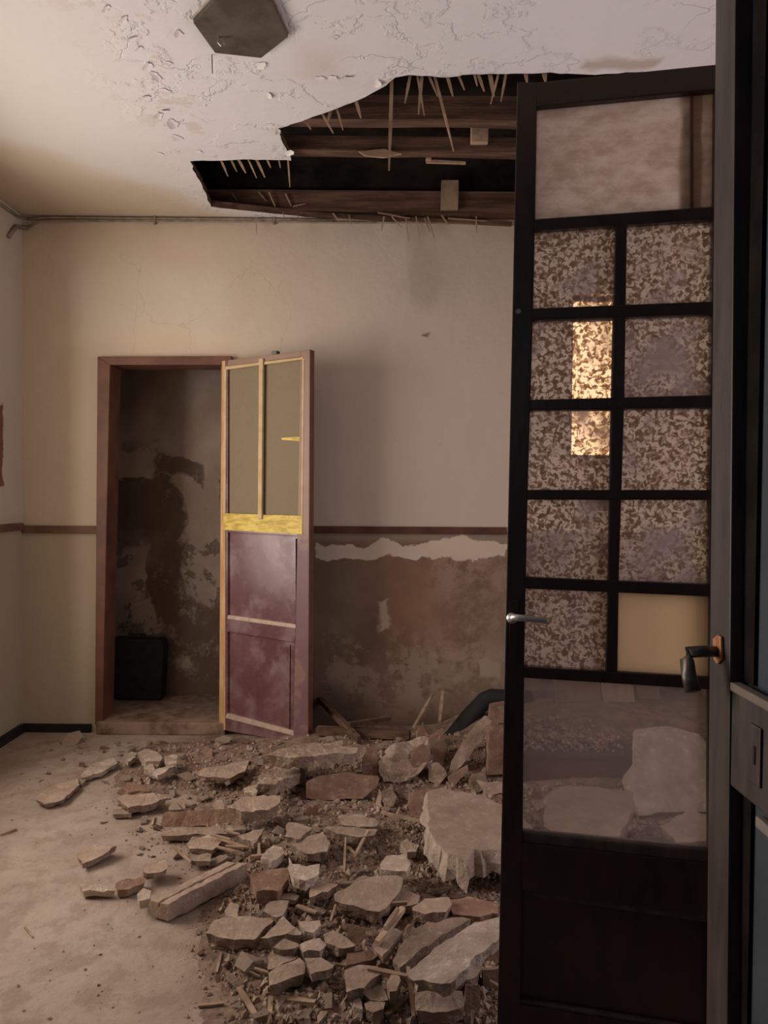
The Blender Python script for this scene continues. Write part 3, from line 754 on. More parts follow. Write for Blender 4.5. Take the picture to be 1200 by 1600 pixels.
# ------------------------------------------------------------ paint flakes curling off the ceiling
def flake(x, y, s, ang, curl, seed, where, size):
    P = atZ(x, y, CZ-.002); r = random.Random(seed); bm = bmesh.new(); s = s/F*P.y*.75; G = []; n = 12
    out_ = [(math.cos(2*PI*i/n)*s*r.uniform(.45, 1), math.sin(2*PI*i/n)*s*.55*r.uniform(.5, 1)) for i in range(n)]
    Rz = Matrix.Rotation(ang, 3, 'Z')
    def pt(u, v): return P + Rz @ Vector((u, v, -.022*curl*max(0, v/s+.2)**1.5 - .001))
    rings = [[pt(u*q, v*q) for u, v in out_] for q in (.33, .66, 1)]
    for off, flip in ((0, False), (.0012, True)):
        dz = Vector((0, 0, off)); c = bm.verts.new(pt(0, 0)+dz); R_ = [[bm.verts.new(p+dz) for p in rg] for rg in rings]
        for i in range(n):
            j = (i+1) % n
            for f_ in ((c, R_[0][i], R_[0][j]), (R_[0][i], R_[1][i], R_[1][j], R_[0][j]), (R_[1][i], R_[2][i], R_[2][j], R_[1][j])):
                bm.faces.new(f_ if flip else f_[::-1])
        if not flip: keep = R_[2]
    for i in range(n):
        j = (i+1) % n; bm.faces.new((keep[i], keep[j], R_[2][j], R_[2][i]))
    bmesh.ops.recalc_face_normals(bm, faces=bm.faces[:])
    o = obj('paint_flake', bm, M['ceil_flake'])
    tag(o, '%s white paint flake curling off the ceiling %s' % (size, where), 'paint flake', 'paint flakes '+where)
M['ceil_flake'] = simple('white_paint_flake', (.70, .67, .66), (.76, .73, .72), 20, .8, 0)
for i, (x, y, s, a, c) in enumerate(((229,103,22,2.2,.8),(243,118,20,1.2,.9),(226,152,18,2.6,.7),(258,142,16,.4,.9),(247,180,22,2.0,.9),(270,192,24,1.5,1.1),(276,214,16,.8,.9),(258,172,14,3.0,.8),
                                     (278,52,22,1.9,.8),(192,30,20,2.3,.7),(205,60,16,2.6,.8),(216,75,14,2.4,.7),(407,101,18,-.5,.7),(500,122,14,.2,.6),(520,121,16,.1,.8),(545,120,12,3.0,.6),
                                     (434,205,14,1.4,.8),(452,238,16,-.9,1.0),(590,130,18,-1.2,.8),(262,98,12,.5,.6),(420,150,14,-1.4,.5),(310,236,10,.3,.7),(250,240,10,.6,.6),(165,12,18,2.2,.8),(525,57,8,.3,.6))):
    flake(x, y, s, a, c, i, 'at the hole edge' if y > 115 and x > 400 else 'beside the hexagonal plate' if x > 275 and y < 130 else 'near the top of the view' if y < 80 else 'in the blistered strip', 'larger' if s > 18 else 'tiny')

# ------------------------------------------------------------ rubble
def rough(bm, amp, scale, seed, cuts=1):
    bmesh.ops.triangulate(bm, faces=bm.faces[:])
    for _ in range(cuts): bmesh.ops.subdivide_edges(bm, edges=[e for e in bm.edges if e.calc_length() > .03], cuts=1, use_grid_fill=False)
    bmesh.ops.triangulate(bm, faces=bm.faces[:])
    for v in bm.verts:
        v.co += noise.noise_vector(v.co*scale+Vector((seed*3.3, 0, 0)))*amp
BIG = []; NICK = []
CORE = None
def slab(pts, thick, label, m='plaster', sx=0.0, sy=0.0, lift=None, name='plaster_slab', cat='plaster slab', anchor=None, seed=None, jagg=.0065, group=None, edge=None, shrink=.12, thin=0):
    seed = seed if seed is not None else len(BIG)+1; lift = thick if lift is None else lift; thick *= .85
    cx = sum(p[0] for p in pts)/len(pts); cy = sum(p[1] for p in pts)/len(pts)
    G = onground(*(anchor or (cx, cy)))
    P0 = G + Vector((0, 0, thick if lift is None else lift))
    n = Vector((-sx, -sy, 1)).normalized()
    T = [hit(x, y, P0, n) for x, y in pts]
    c = sum(T, Vector())/len(T)
    T = jag(T, .018, jagg, seed); r = random.Random(seed)
    bm = bmesh.new(); dn = Vector((0, 0, -thick)) if n.z > .6 else -n*thick
    rings = [T]
    for k in (1, 2):
        rings.append([p + dn*k/2*r.uniform(.9, 1.1) + (c-p)*(shrink*k/2*r.uniform(.2, 1.4)) for p in T])
    vs = [[bm.verts.new(p) for p in R_] for R_ in rings]; N = len(T)
    bm.faces.new(vs[0]); bm.faces.new(vs[2][::-1])
    for a, b in zip(vs, vs[1:]):
        for i in range(N): bm.faces.new((a[i], b[i], b[(i+1) % N], a[(i+1) % N]))
    bmesh.ops.recalc_face_normals(bm, faces=bm.faces[:])
    for f_ in bm.faces: f_.material_index = 0 if f_.normal.z > .75 else 1  # sides take the browner core material, partly painting in their shade
    rough(bm, .003, 26, seed)
    o = obj(name, bm, M[m]); o.data.materials.append(M[edge or ('core' if m == 'plaster' else m)]); NICK.append((label, c)); tag(o, label, cat, group or 'large broken plaster slabs'); BIG.append((c, max((p-c).length for p in T))); return o
def chunk(pts, thick, label, m='brick', lean=0.0, anchor=None, name='brick_chunk', cat='brick chunk', yaw=0.0, **kw):
    """a piece whose broad face looks at the camera: face plane nearly upright, leaning back by lean"""
    seed = len(BIG)+1
    by = max(p[1] for p in pts); bx = sum(p[0] for p in pts)/len(pts)
    G = onground(*(anchor or (bx, by)))
    n = Vector((math.sin(yaw), -math.cos(yaw), lean)).normalized()
    T = jag([hit(x, y, G, n) for x, y in pts], .025, .004, seed); c = sum(T, Vector())/len(T)
    r = random.Random(seed); bm = bmesh.new(); rings = [T]
    for k in (1, 2): rings.append([p - n*thick*k/2*r.uniform(.9, 1.1) + (c-p)*(.1*k/2*r.uniform(0, 1.2)) for p in T])
    vs = [[bm.verts.new(p) for p in R_] for R_ in rings]; N = len(T)
    bm.faces.new(vs[0]); bm.faces.new(vs[2][::-1])
    for a, b in zip(vs, vs[1:]):
        for i in range(N): bm.faces.new((a[i], b[i], b[(i+1) % N], a[(i+1) % N]))
    bmesh.ops.recalc_face_normals(bm, faces=bm.faces[:])
    if kw.get('amp'): rough(bm, kw['amp'], 17, seed, 2)
    rough(bm, .004, 22, seed)
    o = obj(name, bm, M[m]); NICK.append((label, c)); tag(o, label, cat, kw.get('group') or 'large broken plaster slabs'); BIG.append((c, max((p-c).length for p in T))); return o

# dust mound under the rubble
bm = bmesh.new(); nx, ny = 200, 150; X0, X1, Y0, Y1 = -1.75, XR-.005, 1.46, WY-.055; V = []
for i in range(nx+1):
    row = []
    for j in range(ny+1):
        x = X0+(X1-X0)*i/nx; y = Y0+(Y1-Y0)*j/ny; g = ground(x, y)
        row.append(bm.verts.new((x, y, (g + (.007*noise.noise(Vector((x*28, y*28, 0))) + .006*noise.noise(Vector((x*60, y*60, 4))))*min(1, g/.02) - .002))))
    V.append(row)
for i in range(nx):
    for j in range(ny): bm.faces.new((V[i][j], V[i+1][j], V[i+1][j+1], V[i][j+1]))
bmesh.ops.delete(bm, geom=[f for f in bm.faces if all(v.co.z < .0005 for v in f.verts)], context='FACES')
tag(obj('rubble_dust', bm, M['dirt'], None, True), 'heap of reddish dust and fine rubble under the broken plaster', 'rubble dust', None, 'stuff')

# -- right side, by the glazed door
slab([(667,1238),(682,1232),(722,1236),(752,1243),(800,1262),(830,1290),(828,1330),(740,1327),(728,1345),(700,1335),(682,1318),(671,1300),(667,1288),(672,1280),(667,1262)], .085,
     'big pale plaster slab with a jagged white left edge beside the glazed door', sx=.05, sy=.10, lift=.14, anchor=(735,1330), edge='plaster_w', jagg=.01, shrink=-.16)
chunk([(722,1345),(738,1330),(740,1326),(790,1330),(790,1362),(750,1368),(735,1380),(720,1370)], .10, 'broken moulded plaster edge under the big slab beside the glazed door', 'plaster', .35, name='plaster_moulding', cat='plaster moulding')
slab([(634,1521),(690,1474),(742,1441),(778,1434),(800,1428),(800,1452),(760,1482),(736,1502),(712,1530),(690,1537),(660,1530),(646,1532)], .04,
     'long pale plaster plank lying diagonally at the bottom beside the glazed door', 'plaster_w', sx=.06, sy=.05, lift=.13, anchor=(700,1500), thin=1)
slab([(613,1500),(641,1456),(668,1440),(715,1432),(735,1436),(686,1464),(624,1512)], .04, 'brownish crumbly plaster plank beside the long pale one at the bottom', 'core', sx=.02, sy=.04, lift=.06, anchor=(670,1475))
slab([(522,1397),(545,1385),(566,1368),(612,1368),(630,1372),(628,1385),(604,1418),(592,1424),(560,1418),(524,1408)], .045, 'flat five-sided plaster slab with a small dent in the middle of the rubble', sy=.06, lift=.075)
slab([(594,1350),(604,1337),(630,1335),(642,1350),(636,1362),(610,1360),(595,1358)], .045, 'pale rounded plaster lump behind the dented slab', 'plaster_w', lift=.09, name='plaster_lump', cat='plaster lump')
slab([(624,1318),(636,1311),(656,1320),(650,1330),(636,1332),(625,1326)], .03, 'small yellowish ribbed plaster lump left of the big slab', 'plaster_w', lift=.04, name='plaster_lump', cat='plaster lump')
slab([(648,1529),(672,1545),(722,1548),(726,1572),(700,1582),(650,1578),(648,1566)], .04, 'dark brown plaster slab under the end of the long plank', 'plaster', lift=.05, name='plaster_slab')
chunk([(728,1540),(750,1538),(750,1586),(722,1586),(726,1568)], .05, 'upright brown brick piece at the bottom by the glazed door', 'brick', .6)
chunk([(754,1516),(790,1512),(790,1545),(756,1547)], .06, 'brick piece with a pale edge tucked against the glazed door at the bottom', 'brick', .5)
chunk([(752,1480),(790,1478),(790,1506),(756,1506)], .05, 'brown brick piece between long plank and glazed door', 'brick', .5)
slab([(716,1512),(748,1502),(752,1514),(736,1530),(710,1540),(700,1536)], .04, 'small wedge of plaster under the right side of the long plank', 'plaster', lift=.04)
slab([(643,1422),(664,1404),(700,1402),(706,1412),(696,1424),(664,1428)], .04, 'pale wedge-shaped plaster piece above the long plank', 'plaster', lift=.06)
slab([(700,1405),(740,1402),(780,1412),(778,1428),(740,1432),(708,1428)], .035, 'crumbly brown plaster piece beside the pale wedge near the glazed door', 'brick', lift=.05)
slab([(617,1398),(640,1393),(656,1400),(652,1412),(630,1416),(617,1412)], .035, 'brown slab corner right of the dented slab', 'plaster', lift=.045)
# -- bottom middle
slab([(321,1458),(334,1440),(345,1435),(420,1433),(427,1438),(405,1462),(398,1468),(352,1466)], .035, 'flat kite-shaped plaster slab at the left edge of the foreground rubble', lift=.045, sy=.03)
slab([(407,1466),(442,1432),(472,1456),(470,1460)], .035, 'triangular plaster slab next to the kite-shaped one', lift=.05, sy=.03)
slab([(409,1424),(422,1408),(452,1407),(442,1430),(432,1434)], .035, 'small four-sided plaster slab above the triangular one', lift=.045)
slab([(467,1440),(500,1438),(502,1446),(490,1458),(476,1456)], .03, 'pale five-sided plaster piece right of the triangular slab', 'plaster_w', lift=.035)
slab([(419,1520),(468,1497),(475,1503),(476,1522),(445,1532),(422,1540)], .035, 'square-cut plaster slab in the foreground with a dark front edge', lift=.045)
slab([(418,1514),(420,1492),(430,1482),(455,1484),(462,1498),(424,1514)], .03, 'crumbly brown plaster slab behind the square-cut one', 'plaster', lift=.045)
slab([(426,1480),(444,1466),(466,1474),(468,1478),(440,1484)], .03, 'thin plaster shard tip behind the crumbly slab', 'plaster', lift=.06)
slab([(465,1478),(480,1470),(500,1466),(512,1476),(500,1486),(474,1488)], .04, 'pale broken edge piece in the foreground rubble', 'plaster_w', lift=.05)
slab([(476,1497),(500,1496),(522,1508),(520,1512),(486,1522),(482,1510)], .03, 'thin wedge of plaster right of the square-cut slab', lift=.05)
slab([(505,1460),(520,1454),(540,1464),(556,1478),(530,1482),(510,1474)], .03, 'brownish slab piece in the middle of the foreground rubble', 'plaster', lift=.05)
chunk([(541,1442),(560,1446),(572,1452),(574,1476),(548,1478),(542,1462)], .04, 'reddish brick piece standing among the foreground shards', 'brick', .8)
slab([(538,1516),(560,1507),(588,1510),(598,1520),(582,1530),(568,1544),(540,1550)], .04, 'large rounded brown plaster piece in the foreground', 'plaster', lift=.055)
slab([(542,1490),(560,1488),(586,1484),(590,1494),(560,1504),(542,1508)], .03, 'narrow brown plaster piece above the rounded one', 'brick', lift=.04)
slab([(581,1477),(596,1466),(620,1450),(630,1456),(612,1478),(598,1496),(592,1490)], .03, 'angled plaster piece with a white tip by the crossed laths', 'plaster', lift=.05)
slab([(605,1534),(612,1522),(624,1521),(626,1532),(620,1548),(608,1550)], .04, 'small round plaster lump by the end of the long plank', 'plaster', lift=.06, name='plaster_lump', cat='plaster lump')
slab([(570,1546),(592,1538),(604,1552),(606,1562),(580,1562),(570,1554)], .03, 'flat tongue-shaped plaster piece at the bottom', 'plaster', lift=.04)
slab([(548,1552),(560,1552),(566,1578),(552,1572)], .03, 'pale hooked plaster bit at the bottom of the rubble', 'plaster_w', lift=.03)
slab([(570,1568),(584,1562),(602,1566),(600,1576),(582,1582),(572,1578)], .03, 'small lump of plaster at the very bottom of the rubble', 'plaster', lift=.035)
# -- centre
chunk([(254,1274),(258,1269),(345,1264),(378,1268),(380,1290),(300,1291),(251,1292)], .05, 'red-brown board lying on its edge across the left part of the rubble', 'brick', .5, name='broken_board', cat='broken board')
slab([(251,1296),(360,1289),(384,1290),(384,1296),(330,1304),(252,1306)], .025, 'long thin plaster strip in front of the red-brown board', lift=.03)
slab([(358,1262),(378,1246),(400,1244),(436,1243),(438,1252),(420,1266),(376,1268)], .05, 'thick plaster slab with a dark broken front left of centre', lift=.10, sy=.05)
slab([(290,1318),(300,1308),(340,1303),(346,1316),(332,1328),(296,1326)], .025, 'flat pale shard in front of the thin strip', lift=.035)
slab([(297,1344),(301,1335),(330,1334),(329,1346)], .02, 'small brick-shaped tile piece above the fallen beam', 'plaster', lift=.035, name='tile_piece', cat='tile piece')
slab([(372,1306),(412,1294),(408,1304),(396,1318)], .03, 'dart-shaped plaster shard in the middle of the rubble', lift=.05)
slab([(446,1292),(452,1285),(468,1287),(488,1292),(480,1300),(462,1312),(446,1306)], .03, 'folded looking plaster shard in the centre', lift=.07, sx=-.1)
slab([(454,1316),(470,1314),(504,1300),(516,1318),(512,1330),(480,1334),(464,1326)], .04, 'broad plaster shard in the centre below the folded one', lift=.06)
slab([(407,1342),(416,1328),(428,1320),(440,1324),(444,1332),(424,1348)], .035, 'pale plaster lump with a cast shadow left of centre', 'plaster_w', lift=.05)
slab([(451,1340),(456,1350),(478,1354),(500,1350),(498,1364),(478,1376),(458,1372),(450,1356)], .045, 'crooked pale plaster piece just left of centre', 'plaster_w', lift=.08)
slab([(482,1382),(500,1374),(528,1382),(512,1394),(484,1402)], .03, 'pale shard just left of the dented slab', 'plaster', lift=.05)
slab([(528,1274),(560,1272),(592,1284),(590,1290),(560,1292),(534,1290)], .03, 'flat slab half buried behind the centre of the rubble', lift=.05)
slab([(506,1292),(526,1290),(590,1296),(584,1304),(560,1308),(530,1302)], .03, 'long broken-edged slab under the half buried one', lift=.055)
slab([(390,1366),(420,1358),(450,1356),(452,1372),(434,1392),(400,1394)], .05, 'dark brown lump right of the fallen beam', 'brick', lift=.07)
slab([(402,1394),(416,1390),(434,1392),(430,1402),(408,1406)], .03, 'small round stone-like lump below the dark brown one', 'plaster', lift=.04, name='plaster_lump', cat='plaster lump')
slab([(436,1398),(452,1395),(468,1400),(462,1406),(440,1404)], .02, 'thin white shard below the dark brown lump', 'plaster_w', lift=.03)
slab([(350,1424),(360,1410),(372,1412),(372,1432),(360,1436)], .03, 'small upright stone above the kite-shaped slab', 'plaster', lift=.04, name='plaster_lump', cat='plaster lump')
# -- back of the heap
slab([(414,1180),(440,1170),(470,1163),(520,1160),(536,1157),(536,1166),(560,1168),(558,1176),(500,1180),(462,1184)], .055, 'long pale broken cornice piece in front of the purple door', 'masonry', lift=.15, anchor=(480,1200), name='cornice_piece', cat='plaster moulding')
slab([(400,1224),(410,1208),(430,1198),(468,1194),(468,1212),(444,1216),(430,1226)], .05, 'white jagged plaster block under the cornice piece', 'masonry', lift=.09, anchor=(435,1225))
slab([(380,1232),(400,1226),(407,1232),(400,1240),(382,1238)], .02, 'thin white shard left of the dark gap', 'plaster_w', lift=.03)
chunk([(478,1222),(500,1212),(540,1206),(592,1216),(590,1228),(566,1248),(500,1251),(478,1246)], .07, 'long brown brick-faced slab standing on edge at the back of the heap', 'brick', .25, anchor=(530,1252))
chunk([(452,1188),(480,1184),(476,1226),(450,1224)], .10, 'brown end of a broken block under the cornice piece', 'brick', .2, anchor=(465,1230))
chunk([(566,1190),(576,1170),(590,1172),(590,1212),(566,1212)], .07, 'orange-brown brick stub standing behind the long slab', 'brick', .2, anchor=(578,1216))
chunk([(594,1182),(604,1170),(630,1156),(664,1152),(672,1164),(670,1186),(652,1214),(620,1218),(600,1226),(592,1204)], .16, 'large crumbling white and brown masonry block at the back of the heap', 'masonry', .55, anchor=(632,1228), name='masonry_block', cat='masonry block', amp=.035)
chunk([(642,1176),(660,1162),(672,1170),(670,1188),(654,1208),(644,1196)], .06, 'brown broken end of the masonry block', 'brick', .5, anchor=(656,1226))
slab([(585,1262),(592,1232),(597,1240),(593,1262)], .015, 'narrow shard leaning under the long brown slab', 'plaster', lift=.05, sy=.8)
chunk([(700,1210),(704,1190),(722,1160),(744,1130),(756,1118),(772,1120),(762,1146),(742,1170),(722,1196),(706,1212)], .03, 'smooth pale plaster slab leaning steeply against the black pipe', 'plaster', .5, anchor=(706,1218))
chunk([(764,1142),(772,1138),(800,1142),(800,1210),(762,1212)], .12, 'upright brick block with white lumps on top by the glazed door', 'brick', .1, anchor=(780,1216))
chunk([(700,1214),(730,1194),(732,1206),(712,1226),(702,1224)], .03, 'small brown shard below the leaning plaster slab', 'brick', .5, anchor=(712,1230))
chunk([(766,1104),(800,1098),(800,1124),(766,1124)], .08, 'brown brick lump in the back corner under the pipe end', 'brick', .1, anchor=(780,1190))
slab([(767,1146),(776,1138),(790,1142),(792,1150),(776,1154)], .03, 'white plaster lump on top of the upright brick block', 'plaster_w', lift=.05, anchor=(775,1212), name='plaster_lump', cat='plaster lump') if False else None
# black pipe
Py = 3.84
pp = [atY(690,1172,Py-.14), atY(710,1150,Py-.08), atY(735,1118,Py), atY(758,1094,Py+.03), atY(768,1090,Py+.03), atY(790,1091,Py+.03), atY(830,1093,Py+.03)]
tag(obj('drain_pipe', tube(pp, .046, None, 16), M['black'], None, True), 'thick black bent pipe rising from the rubble at the foot of the back wall', 'pipe')
for i, (pts, m_, lb) in enumerate((
    ([(650,1140),(662,1128),(672,1150),(668,1176),(654,1172)], 'brick', 'brown upright brick sliver behind the masonry block'),
    ([(672,1150),(690,1140),(700,1168),(694,1200),(676,1196)], 'brick', 'dark brown brick lump between masonry block and leaning slab'),
    ([(668,1196),(686,1192),(700,1212),(688,1226),(670,1220)], 'core', 'crumbly brown lump at the foot of the leaning slab'),
    ([(538,1168),(556,1160),(574,1168),(566,1184),(544,1186)], 'core', 'rough brown lump at the right end of the cornice piece'),
    ([(640,1240),(668,1232),(668,1272),(646,1276),(636,1256)], 'brick', 'reddish brown brick slab just left of the big pale slab'),
    ([(596,1236),(612,1230),(622,1244),(614,1262),(600,1262)], 'core', 'dark lump under the masonry block'),
    ([(736,1210),(756,1204),(764,1226),(746,1240),(734,1232)], 'core', 'crumbly plaster lump in front of the upright brick block'),
    ([(746,1218),(790,1222),(790,1240),(760,1244)], 'plaster', 'pale crumbly ledge piece above the big pale slab'))):
    chunk(pts, .07, lb, m_, .5, amp=.012)
# -- left side
slab([(56,1250),(62,1236),(100,1222),(120,1216),(124,1226),(98,1250),(70,1256)], .025, 'large thin brown-edged plaster sheet lying alone on the left floor', 'plaster', lift=.03)
slab([(124,1212),(150,1190),(176,1184),(184,1192),(160,1206),(128,1216)], .025, 'pale long plaster strip behind the sheet on the left floor', 'plaster_w', lift=.03)
slab([(90,1152),(124,1141),(131,1151),(122,1160),(100,1168)], .02, 'pale shard propped up near the left corner of the doorstep', 'plaster', lift=.06, sy=.6, sx=.1)
slab([(120,1331),(136,1323),(148,1319),(182,1322),(160,1336),(128,1350)], .025, 'lone brown wedge of plaster tilted on the bare floor at left', 'plaster', lift=.03, sx=.08)
slab([(193,1180),(206,1174),(214,1176),(212,1184),(200,1190)], .03, 'small white plaster lump left of the doorstep rubble', 'plaster_w', lift=.04, name='plaster_lump', cat='plaster lump')
slab([(216,1176),(226,1170),(244,1174),(254,1184),(250,1190),(228,1190)], .045, 'round white plaster lump in front of the doorstep', 'plaster_w', lift=.07, name='plaster_lump', cat='plaster lump')
slab([(224,1198),(238,1192),(242,1202),(262,1196),(276,1188),(278,1194),(246,1212),(234,1206)], .03, 'white folded plaster shard below the round white lump', 'plaster_w', lift=.05)
slab([(256,1182),(278,1180),(276,1194),(258,1192)], .025, 'white flat shard right of the round white lump', 'plaster_w', lift=.06)
slab([(192,1232),(200,1222),(234,1228),(236,1236),(204,1238)], .03, 'dark brown wedge with a white tip left of centre', 'brick', lift=.05)
slab([(182,1248),(196,1240),(250,1240),(262,1246),(238,1256),(200,1262)], .035, 'crumbly white ended plaster strip below the brown wedge', 'plaster', lift=.05)
slab([(304,1206),(318,1200),(342,1198),(376,1190),(390,1188),(384,1202),(360,1216),(320,1214)], .035, 'wide plaster slab with a dark shadowed right end near the door foot', 'plaster', lift=.06)
slab([(176,1264),(206,1264),(206,1272),(176,1272)], .02, 'small flat tile-like piece on the floor left of the board', 'plaster', lift=.025, name='tile_piece', cat='tile piece')
slab([(332,1258),(338,1250),(350,1252),(350,1264),(336,1266)], .03, 'small squarish lump above the red-brown board', 'plaster', lift=.05, name='plaster_lump', cat='plaster lump')
slab([(124,1384),(132,1370),(142,1380),(160,1382),(180,1392),(160,1394),(130,1392)], .025, 'crumbled white and brown plaster patch left of the fallen beam', 'plaster_w', lift=.03)
slab([(180,1380),(200,1372),(224,1368),(226,1378),(200,1390),(184,1390)], .03, 'brown shard beside the crumbled white patch', 'brick', lift=.035)
slab([(222,1352),(232,1344),(260,1344),(262,1356),(240,1364),(224,1362)], .03, 'grey-brown lump above the left end of the fallen beam', 'plaster', lift=.05, name='plaster_lump', cat='plaster lump')
slab([(214,1398),(224,1388),(236,1392),(234,1404),(218,1408)], .03, 'white-topped lump at the left end of the fallen beam', 'plaster_w', lift=.05, name='plaster_lump', cat='plaster lump')
slab([(316,1176),(322,1166),(332,1170),(332,1182),(322,1184)], .02, 'round brown disc-like shard in front of the door leaf', 'brick', lift=.05, sy=.8)

# fallen beam with a groove
def beam():
    G = onground(310, 1398); z0 = .062
    a, b = hit(235,1406,(0,0,z0),(0,0,1)), hit(262,1414,(0,0,z0),(0,0,1)); c, d = hit(386,1350,(0,0,z0),(0,0,1)), hit(355,1346,(0,0,z0),(0,0,1))
    e = empty('fallen_beam', ((a+b+c+d)/4).xy.to_3d()); tag(e, 'dusty grooved timber beam fallen across the left edge of the rubble', 'beam')
    def pt(u, v, z): return (a.lerp(b, v)).lerp(d.lerp(c, v), u)+Vector((0, 0, z))
    prof = [(0,0),(.42,.0),(.45,-.012),(.55,-.012),(.58,.0),(1,.004),(1.02,-.052),(0,-.052)]
    bm = bmesh.new(); n = 30; R_ = []
    for i in range(n+1):
        u = i/n; R_.append([bm.verts.new(pt(u, v, z)+noise.noise_vector(Vector((u*14, v*6, z*30)))*.004) for v, z in prof])
    for p, q in zip(R_, R_[1:]):
        for k in range(8): bm.faces.new((p[k], q[k], q[(k+1) % 8], p[(k+1) % 8]))
    bm.faces.new(R_[0]); bm.faces.new(R_[-1][::-1]); bmesh.ops.recalc_face_normals(bm, faces=bm.faces[:])
    obj('timber', bm, M['plaster'], e)
    BIG.append(((a+c)/2, .1)); BIG.append((a, .06)); BIG.append((c, .06))
beam()
# behind the lower pane
slab([(850,1244),(872,1230),(886,1227),(930,1229),(988,1236),(990,1262),(960,1320),(880,1310),(850,1290)], .09, 'broad beige plaster slab lying behind the lower pane of the glazed door', 'plaster', lift=.16, sy=.10)
chunk([(974,1212),(990,1190),(992,1140),(1040,1134),(1092,1148),(1130,1190),(1130,1270),(1060,1268),(1000,1274),(982,1240)], .07, 'large pinkish plaster slab propped up behind the lower pane at right', 'plaster_w', .9, anchor=(1040,1290))
slab([(1030,1290),(1070,1268),(1130,1274),(1130,1310),(1060,1318)], .07, 'rounded plaster lump behind the lower right corner of the pane', 'plaster', lift=.12, name='plaster_lump', cat='plaster lump')
e = empty('wooden_chest', (.95, 3.1, .12)); tag(e, 'long dark wooden chest half buried in rubble behind the lower pane', 'chest')
pc0 = onground(830, 1252); cy_ = pc0.y+.12
q0, q1 = atY(806, 1176, cy_), atY(988, 1180, cy_); zt = q0.z
bm = bmesh.new(); box(bm, (q0.x, cy_, .05), (q1.x, cy_+.42, zt-.022)); bevel(bm, .004); obj('body', bm, M['trim'], e)
bm = bmesh.new(); box(bm, (q0.x-.01, cy_-.015, zt-.02), (q1.x+.012, cy_+.43, zt)); bevel(bm, .004); obj('lid', bm, M['darkgrey'], e)
chest = (q0.x, q1.x, cy_, cy_+.42, zt)
for pts, yy, lb in (([(868,1058),(946,1060),(940,1122),(870,1118)], 3.75, 'grey-brown board leaning at the back wall behind the lower pane, wider one'),
                ([(946,1060),(996,1062),(992,1124),(944,1122)], 3.72, 'paler board leaning at the back wall beside the wider one'),
                ([(1000,1062),(1036,1064),(1032,1110),(996,1104)], 3.8, 'small dark board leaning at the back wall behind the right of the pane')):
    q = [atY(x, y, yy) for x, y in pts]
    for p in q[:2]: p.y += .12; p.z += .12
    for p in q[2:]: p.z = ground(p.x, p.y)+.0
    o = obj('leaning_board', prism(q, (0, .025, 0), .003), M['brick' if 'wider' in lb and 'beside' not in lb else 'plaster']); tag(o, lb, 'board')

# dark timbers at the foot of the wall
def stick(a, b, w_, h_, label, m='lathwood', za=None, zb=None, name='lath', cat='lath', grp=None, parent=None):
    P = onground(*a); Q = onground(*b)
    P.z += (za if za is not None else .004); Q.z += (zb if zb is not None else .004)
    d = (Q-P); s = Vector((-d.y, d.x, 0)).normalized()*w_/2; k = Vector((0, 0, h_))
    mid = P.lerp(Q, .5)
    pts = [P-s, P+s*.6, mid+s, Q+s*.8, Q-s*.5, mid-s]
    o = obj(name, prism(pts, k), M[m]); tag(o, label, cat, grp); return o
stick((496,1150), (640,1158), .05, .04, 'dark plank lying along the foot of the back wall right of the open door', 'joist', name='plank', cat='plank', za=.01, zb=.01)
stick((500,1130), (560,1163), .03, .03, 'dark split timber leaning at the wall foot beside the open door', 'joist', za=.12, zb=.01, name='plank', cat='plank')
stick((545,1150), (610,1146), .03, .02, 'thin dark plank on the wall foot planks', 'joist', za=.05, zb=.07, name='plank', cat='plank')
